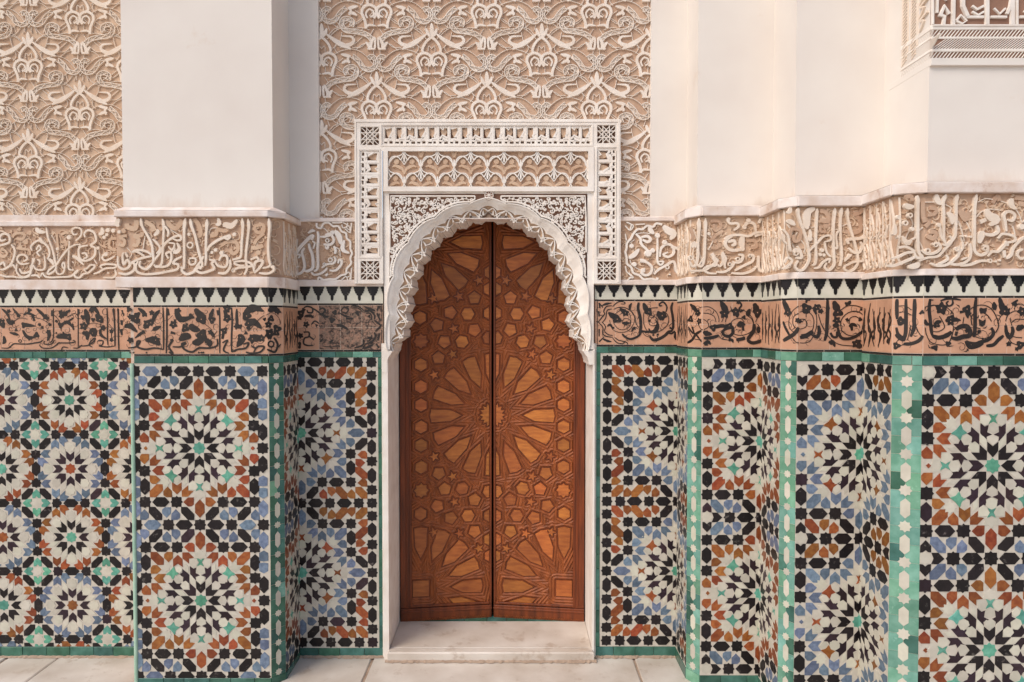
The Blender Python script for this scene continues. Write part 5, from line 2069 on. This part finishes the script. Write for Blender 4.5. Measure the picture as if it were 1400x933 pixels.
def sweep(rows, m, name, smooth=True, sides=(1, -1)):
    g = G()
    for sx in sides:
        b = len(g.v); n = len(rows[0][0])
        for (crv, d) in rows:
            for (x, y) in crv:
                u, z = P(CX-x*sx, y); g.pt(u, z, d)
        for rr in range(len(rows)-1):
            for i in range(n-1):
                a = b+rr*n+i
                g.f.append((a, a+1, a+n+1, a+n) if sx > 0 else (a, a+n, a+n+1, a+1))
    return f.add(name, g, m, None, smooth=smooth)
sweep(rows, M['white'], 'archivolt')
sweep([(mixc(Of, In10, .55), -.0335), (mixc(Of, In10, .58), -.044), (mixc(Of, If, .8), -.050), (If, -.056)], M['tan2'], 'niche_ground')
sweep([(mixc(Of, If, .93), -.0505), (mixc(If, Ob, .02), -.046), (If, -.046), (If, -.20), (If, -.27)], M['white'], 'soffit', smooth=False)
# pointed niches: two crossing ribs each, with a spear-shaped bracket at the foot
for sx in (1, -1):
    for j in range(11):
        t0 = j/10.5; t1 = min(1, (j+1)/10.5); tm = (t0+t1)/2
        def at(t, dep):
            i = min(NI-1, int(t*(NI-1))); a = In10[i]; b = If[i]; o = Of[i]
            p = (o[0]+(b[0]-o[0])*dep, o[1]+(b[1]-o[1])*dep)
            return P(CX-p[0]*sx, p[1])
        for k, (ta, tb) in enumerate(((t0, t1), (t0-.018, t1+.018))):
            if k and j == 10: continue
            pts = []
            for i in range(7):
                v = i/6
                tt = max(0, min(1, ta+(tb-ta)*v))
                pts.append(at(tt, 1.0-.46*math.sin(math.pi*v)**.75+.03))
            g = G(); g.ribbon(crom(pts, 2), 1.5*K, -.055, -.033-.0006*k, .7); f.add('niche_rib', g, M['white'], None)
        g = G()
        q = [at(min(1, tm), .66), at(min(1, tm), .82), at(min(1, tm), 1.02)]
        g.ribbon(q, [.5*K, 2.6*K, 4.2*K], -.058, -.036, .5); f.add('niche_bracket', g, M['white'], None)
        g = G()
        q = [at(max(0, t0), .78), at(max(0, t0), .9), at(max(0, t0), 1.03)]
        g.ribbon(q, [2.6*K, 3.6*K, 3*K], -.058, -.038, .6); f.add('niche_bracket', g, M['white'], None)
# narrow dark joints between the blocks of the soffit
for sx in (1, -1):
    for j in range(2, 21):
        i = min(NI-1, int(j/20.5*(NI-1))); x, y = If[i]
        u, z = P(CX-x*sx, y)
        i2 = min(NI-1, i+1); i0 = i-1
        dx, dy = If[i2][0]-If[i0][0], If[i2][1]-If[i0][1]
        g = G(); g.ribbon([(0, 0), (0, .0012)], .0022, -.262, -.049, 1)
        if sx > 0 and y < 470: f.add('block_joint', g, M['gap_dark'], None, at=(u, 0, z))
# corbels at the springing and the plain jambs
for sx in (1, -1):
    g = G()
    yb_ = 510 if sx > 0 else 499
    pl = [(138.5, yb_), (138.5, 496), (136.5, 489), (133.5, 485), (131, 480.4), (137, 479.6), (145.5, 479.6), (145.5, yb_)]
    g.prism([P(CX-x*sx, y) for x, y in pl], -.27, -.0075 if sx > 0 else -.0076); f.add('springer', g, M['white'], None)
zf = .0
for (a, b) in ((XP(524.3), DOORX0), (DOORX1, XP(812.6))):
    g = G(); u0, u1 = a-f.a[0], b-f.a[0]
    w = .004
    g.box(u0, u1, 0, P(500, 478)[1], -.03-.0, -.0095); f.add('jamb', g, M['white'], None)
# reveal walls
YD = .30
lx, ly = r.location.x, r.location.y
for (x0, x1) in ((XP(524.6), DOORX0-.0005), (DOORX1+.0005, XP(812.4))):
    core(r, [(x0, -.018), (x1, -.018), (x1+.02*(x1>0), .01), (x1+.02*(x1>0), YD+.12), (x0-.02*(x1<0), YD+.12), (x0-.02*(x1<0), .01)], 0, P(500, 470)[1], M['white'], 'reveal')
core(r, [(DOORX0-.06, .30), (DOORX1+.06, .30), (DOORX1+.06, .5), (DOORX0-.06, .5)], P(668, 255)[1], 3.2, M['wood'], 'lintel')

# ---- spandrels
zt = P(600, 264.5)[1]
for sx in (1, -1):
    g = G(); n = 0
    cols_ = [i for i in range(NI) if Of[i][1] < 394]
    for i in cols_:
        x, y = Of[i]; u, z = P(CX-x*sx, y-.4); g.pt(u, z, -.018); g.pt(u, zt+.004, -.018)
    for i in range(len(cols_)-1): g.f.append((2*i, 2*i+1, 2*i+3, 2*i+2) if sx < 0 else (2*i, 2*i+2, 2*i+3, 2*i+1))
    gr = f.add('spandrel_ground', g, M['pink'], None)
    # raised border: along the frame and the arch
    g = G()
    ob = [(x, y) for x, y in mixc(Of, Ib, -.16) if y < 380 and x > 17]
    ring = [P(CX-x*sx, y) for x, y in ob]
    top = [P(CX-a*sx, b) for a, b in ((18, 268), (75, 268), (133, 268), (134.5, 300), (134.5, 345))]
    g.ribbon(ring[::3], 2.4*K, -.018, -.002, .8); g.ribbon(top, 2.2*K, -.018, -.0024, .8)
    g.ribbon([top[0], ring[-1]], 2.2*K, -.018, -.0026, .8)
    f.add('spandrel_border', g, M['white'], None)
    g = G()
    rng = random.Random(5)
    pts = []
    def yo(x):
        for i in range(NI-1, -1, -1):
            if Of[i][0] >= x: return Of[i][1]
        return 400
    tries = 0
    while tries < 20000 and len(pts) < 420:
        tries += 1
        x = rng.uniform(19, 131.5); ymax = min(375, yo(x)-5); y = rng.uniform(271, 378)
        if y > ymax: continue
        rr = rng.uniform(2.5, 4.6)
        if any(math.hypot(x-a, y-b) < (rr+c)*.74 for a, b, c in pts): continue
        pts.append((x, y, rr))
    for k, (x, y, rr) in enumerate(pts):
        ph = rng.uniform(0, 6.28); dr = rng.choice((1, -1))
        sp = []
        for i in range(9):
            a = ph+dr*i*.68; q = rr*(1.02-.085*i)
            sp.append(P(CX-(x+q*math.cos(a))*sx, y+q*math.sin(a)))
        e = .0003*(k % 9)
        g.ribbon(sp, [1.7*K+.1*K*(i % 2) for i in range(9)], -.018, -.005+e, .7)
        g.disc(*P(CX-(x+rr*.15)*sx, y), 1.25*K, -.018, -.004+e, 6)
        b = min(((math.hypot(x-a, y-b), a, b) for a, b, c in pts if (a, b) != (x, y)), default=None)
        if b:
            mx, my = (x+b[1])/2+rng.uniform(-2, 2), (y+b[2])/2+rng.uniform(-2, 2)
            g.ribbon(crom([P(CX-x*sx, y), P(CX-mx*sx, my), P(CX-b[1]*sx, b[2])], 2), [.8*K, 1.4*K, 1.9*K, 1.4*K, .8*K][:5], -.018, -.0055-e, .6)
    o = f.add('arabesque_carving', g, M['white'], gr, kind='stuff')
# rosette boss above the crown
bx, bz = P(668.5, 267)
g = G(); g.disc(bx, bz, 7.5*K, -.03, -.004, 24); f.add('boss', g, M['white'], None)
g = G(); g.disc(bx, bz, 6.6*K, -.006, -.0028, 20); f.add('boss_ground', g, M['pink'], None)
g = G(); g.ribbon([(bx+5.6*K*math.cos(a*math.pi/8), bz+5.6*K*math.sin(a*math.pi/8)) for a in range(16)], 1.2*K, -.006, 0, .7, closed=True)
for a in range(4):
    c, s = math.cos(a*math.pi/4+.2), math.sin(a*math.pi/4+.2)
    g.ribbon([(bx-4.6*K*c, bz-4.6*K*s), (bx+4.6*K*c, bz+4.6*K*s)], 1.1*K, -.006, -.001-.0003*a, .7)
f.add('boss_star', g, M['white'], None)

# ================================================================== DOOR LEAVES
SD = .907; KD = K/SD
HW = (DOORX1-DOORX0)/2
ZB = .048
def z_(py): return EYE+(443-py)*KD       # door-plane height of a photograph row
def rosette_pieces(cx, cy):
    o = [('star_inlay', octa(cx, cy, 17, 12.5, 16) if cx == 0 else [(cx-11, cy-11), (cx+12, cy-11), (cx+12, cy+11), (cx-11, cy+11)])]
    for k in range(16):
        a = k*math.pi/8
        c, s = math.cos(a), math.sin(a)
        o.append(('petal_inlay', [(cx+x*c-y*s, cy+x*s+y*c) for x, y in ((42, 0), (57, 7.6), (83, 8.8), (85, 0), (83, -8.8), (57, -7.6))]))
    return o
def ngon(cx, cy, n, rr, ph): return [(cx+rr*math.cos(ph+2*math.pi*i/n), cy+rr*math.sin(ph+2*math.pi*i/n)) for i in range(n)]
def leaf_pieces():
    P_ = rosette_pieces(0, 0)
    for sy in (1, -1): P_ += rosette_pieces(98, 237*sy)
    rs = [(73, 79, 5, .3), (97, 70, 6, .5), (41, 101, 6, .2), (65, 101, 5, 1), (24, 117, 5, .8), (75, 124, 5, .1), (98, 134, 6, .5), (33, 139, 6, 0), (57, 141, 5, .6), (24, 161, 5, .3), (97, 102, 8, .39), (4, 106, 6, .2),
          (97, -40, 6, .5), (97, 40, 6, .5), (97, 15, 6, .5), (97, -15, 6, .5), (3, 173, 6, .5), (2, 196, 6, .5), (3, 140, 6, .5)]
    for (x, y, n, ph) in rs:
        for sy in ((1, -1) if (x, abs(y)) not in ((97, 40), (97, 15)) else (1,)):
            P_.append(('polygon_inlay', octa(x, y*sy, 10, 7.6, 8) if n == 8 else ngon(x, y*sy, n, 9.0, ph*sy)))
    for (x, y) in ((52, 119), (45, 163), (54, 84), (18, 185), (79, 56), (80, 160)):
        for sy in (1, -1): P_.append(('small_star_inlay', octa(x, y*sy, 7, 2.8, 5)))
    for (x, y) in ((30, 262), (60, 262)): pass
    return P_
X0, X1, Y0, Y1 = 3, 110, -272, 262
LP = []
for nm, p in leaf_pieces():
    q = []
    def cc(poly):
        for ins, it in ((lambda p: p[0] >= X0+1, 0), (lambda p: p[0] <= X1-1, 1), (lambda p: p[1] >= Y0+1, 2), (lambda p: p[1] <= Y1-1, 3)):
            out = []
            c = (X0+1, X1-1, Y0+1, Y1-1)[it]
            for i in range(len(poly)):
                a, b = poly[i-1], poly[i]
                def inter():
                    if it < 2: return (c, a[1]+(b[1]-a[1])*(c-a[0])/(b[0]-a[0]))
                    return (a[0]+(b[0]-a[0])*(c-a[1])/(b[1]-a[1]), c)
                if ins(b):
                    if not ins(a): out.append(inter())
                    out.append(b)
                elif ins(a): out.append(inter())
            poly = out
            if len(poly) < 3: return []
        return poly
    q = cc(p)
    if len(q) >= 3:
        ar = abs(sum(q[i-1][0]*q[i][1]-q[i][0]*q[i-1][1] for i in range(len(q))))/2
        if ar > 8: LP.append((nm, q))
# strapwork height field between the inlays
NX, NY = 215, 1068
xs = np.linspace(X0, X1, NX); yy = np.linspace(Y0, Y1, NY)
XX, YY = np.meshgrid(xs, yy)
dist = np.full(XX.shape, 1e9); inside = np.zeros(XX.shape, bool)
for nm, q in LP:
    qa = np.array(q)
    x0, x1, y0, y1 = qa[:, 0].min()-26, qa[:, 0].max()+26, qa[:, 1].min()-26, qa[:, 1].max()+26
    ix = np.where((xs >= x0) & (xs <= x1))[0]; iy = np.where((yy >= y0) & (yy <= y1))[0]
    if not len(ix) or not len(iy): continue
    sl = (slice(iy[0], iy[-1]+1), slice(ix[0], ix[-1]+1))
    x_, y_ = XX[sl], YY[sl]
    dm = np.full(x_.shape, 1e9); ins = np.zeros(x_.shape, bool)
    if nm in ('petal_inlay', 'polygon_inlay') and len(qa) < 8:
        sgn = 1 if sum(qa[i-1][0]*qa[i][1]-qa[i][0]*qa[i-1][1] for i in range(len(qa))) > 0 else -1
        dd = np.full(x_.shape, -1e9)
        for i in range(len(qa)):
            a, b = qa[i-1], qa[i]; e_ = b-a; l_ = np.hypot(*e_)
            if l_ < .3: continue
            dd = np.maximum(dd, sgn*(e_[1]*(x_-a[0])-e_[0]*(y_-a[1]))/l_)
        dist[sl] = np.minimum(dist[sl], np.maximum(dd, 0)); inside[sl] |= dd < 0
        continue
    for i in range(len(qa)):
        a, b = qa[i-1], qa[i]
        ab = b-a; L2 = (ab**2).sum()+1e-9
        t = np.clip(((x_-a[0])*ab[0]+(y_-a[1])*ab[1])/L2, 0, 1)
        dm = np.minimum(dm, np.hypot(x_-a[0]-t*ab[0], y_-a[1]-t*ab[1]))
        cond = (a[1] > y_) != (b[1] > y_)
        with np.errstate(divide='ignore', invalid='ignore'):
            xi = (b[0]-a[0])*(y_-a[1])/(b[1]-a[1]+1e-12)+a[0]
        ins ^= cond & (x_ < xi)
    dist[sl] = np.minimum(dist[sl], dm); inside[sl] |= ins
per = 4.0
H = 0.0062*(0.5-0.5*np.cos(2*np.pi*(dist-1.4)/per))+.0010
H = np.where(dist < 1.4, -.004, H)
H = np.where(inside, .0008, H)
def fwd(v): return v
strap = G()
strap_mesh = {}
for sg in (1, -1):
    me = bpy.data.meshes.new('strapwork')
    vx = (XX*KD*sg).ravel(); vz = (EYE+(443-568-YY)*KD).ravel(); vy = (-H).ravel()
    V = np.stack([vx, vy, vz], 1).astype(np.float32)
    idx = np.arange(NX*NY).reshape(NY, NX)
    a, b, c, d = idx[:-1, :-1].ravel(), idx[:-1, 1:].ravel(), idx[1:, 1:].ravel(), idx[1:, :-1].ravel()
    Fq = np.stack([a, d, c, b] if sg > 0 else [a, b, c, d], 1)
    me.vertices.add(len(V)); me.vertices.foreach_set('co', V.ravel())
    me.loops.add(Fq.size); me.loops.foreach_set('vertex_index', Fq.ravel().astype(np.int32))
    me.polygons.add(len(Fq)); me.polygons.foreach_set('loop_start', np.arange(0, Fq.size, 4, dtype=np.int32))
    me.update(calc_edges=True); me.materials.append(M['wood2'])
    strap_mesh[sg] = me
XDC = (DOORX0+DOORX1)/2
for sg, lab in ((1, 'right-hand cedar door leaf with carved star strapwork, catching more light'), (-1, 'left-hand cedar door leaf with carved star strapwork, in deeper shade')):
    hx = XDC+sg*HW
    r = thing('door_leaf', lab, 'door leaf', (hx, YD, ZB), group='leaves of the double door')
    rot = -sg*R(7.0)
    r.rotation_euler = (0, 0, rot)
    class DF:   # local frame: x measured from the meeting line, outward -y
        loc = (-sg*HW, 0, -ZB)
        def add(s, name, g, m, parent=None, mesh=None, at=(0, 0, 0), kind=None):
            if parent is None: return mk(name, g, m, r, tuple(a+b for a, b in zip(s.loc, at)), 0, kind, False, mesh)
            return mk(name, g, m, parent, at, 0, kind, False, mesh)
    df = DF()
    def bx(x0, x1, p0, p1, d0, d1, c=.003):
        a, b = sorted((x0*KD*sg, x1*KD*sg)); g = G(); g.cbox(a, b, z_(p1), z_(p0), d0, d1, c); return g
    df.add('backing_board', bx(.7, 125.5, 285, 856.5, -.045, 0), M['wood'])
    df.add('stile', bx(111.5, 125.5, 285, 831, -.01, .011), M['wood'])
    df.add('stile_moulding', bx(110, 113, 285, 829, -.01, .015, .002), M['wood'])
    df.add('stile_moulding', bx(116, 118, 285, 829, -.01, .014, .002), M['wood'])
    df.add('meeting_stile', bx(.6, 3.6, 285, 831, -.01, .010, .002), M['wood'])
    df.add('lower_rail', bx(.6, 125.5, 831.4, 856.5, -.01, .013), M['wood'])
    df.add('rail_moulding', bx(3.8, 112, 827, 830, -.01, .014, .002), M['wood'])
    df.add('rail_moulding', bx(.6, 125.5, 834.5, 837, -.01, .018, .002), M['wood'])
    g = G()
    rng = random.Random(3)
    for i in range(34):
        x = 8+i*3.3; yb = 848
        q = [((x+a)*KD*sg, z_(yb+b)) for a, b in ((0, 3), (1.2, -2.5), (2.6, -1), (2.2, 1.5), (3.2, 3))]
        g.ribbon(crom(q, 2), .9*KD, .012, .0155+.0002*(i % 3), .6)
    df.add('rail_carving', g, M['wood2'], kind='stuff')
    st = df.add('strapwork', None, M['wood2'], mesh=strap_mesh[sg], kind='stuff')
    for nm, q in LP:
        n = len(q); cx = sum(p[0] for p in q)/n; cy = sum(p[1] for p in q)/n
        g = G(); g.prism([((x-cx)*KD*sg, -(y-cy)*KD) for x, y in q], 0, .0045+random.uniform(0, .0008), .0016)
        df.add(nm, g, M['inlay'], st, at=(cx*KD*sg, 0, EYE+(443-568-cy)*KD))

# ================================================================== mortar fillet at the foot of the walls
def fillet(x0, x1, y, w, seed):
    rng = random.Random(seed); g = G(); n = max(3, int((x1-x0)/.012)); 
    for i in range(n+1):
        x = x0+(x1-x0)*i/n
        g.v += [(x, y+.004, .009+rng.uniform(0, .004)), (x, y-w*rng.uniform(.5, 1.4), .0021)]
    for i in range(n): g.f.append((2*i+1, 2*i+3, 2*i+2, 2*i))
    mk('mortar_fillet', g, M['joint'], floor)
fillet(XP(-40), xa-.005, -.003, .014, 1); fillet(xc, XP(524), -.003, .016, 2); fillet(XP(813), 226*K, -.003, .016, 3)
fillet(XP(527), XP(815), -.052, .012, 4)
# ================================================================== DOORSTEP
r = thing('doorstep', 'worn pale marble doorstep under the wooden door', 'step', (XP(670), 0.1, 0))
sx0, sx1 = XP(531.5), XP(813)
def wbox(x0, x1, y0, y1, z0, z1, name, m, root=r, c=.006):
    g = G(); lx, ly = root.location.x, root.location.y
    n = 0
    for (z, i) in ((z0, 0), (z1-c, 0), (z1, c)):
        for (x, y) in ((x0+i, y0+i), (x1-i, y0+i), (x1-i, y1-i), (x0+i, y1-i)): g.v.append((x-lx, y-ly, z))
    g.f = [(8, 9, 10, 11)]
    for q in (0, 4):
        for k in range(4): g.f.append((q+k, q+(k+1) % 4, q+4+(k+1) % 4, q+4+k))
    return mk(name, g, m, root)
wbox(sx0-.004, sx1-.004, -.05, .0, 0, .046, 'marble_slab', M['marble'])
wbox(DOORX0+.001, DOORX1-.001, .001, YD-.005, 0, .0465, 'marble_slab', M['marble'], c=.002)
x = DOORX0
while x < DOORX1-.01:
    x2 = min(DOORX1, x+random.uniform(.09, .13))
    wbox(x+.001, x2-.001, YD-.004, YD+.11, 0, .0462, 'green_threshold_tile', M['G'], c=.001); x = x2
g = wbox(DOORX0, DOORX1, YD+.12, YD+.14, 0, 3.2, 'dark_backing', M['gap_dark'])  # near-black sheet added behind the leaves, standing in for the unlit space
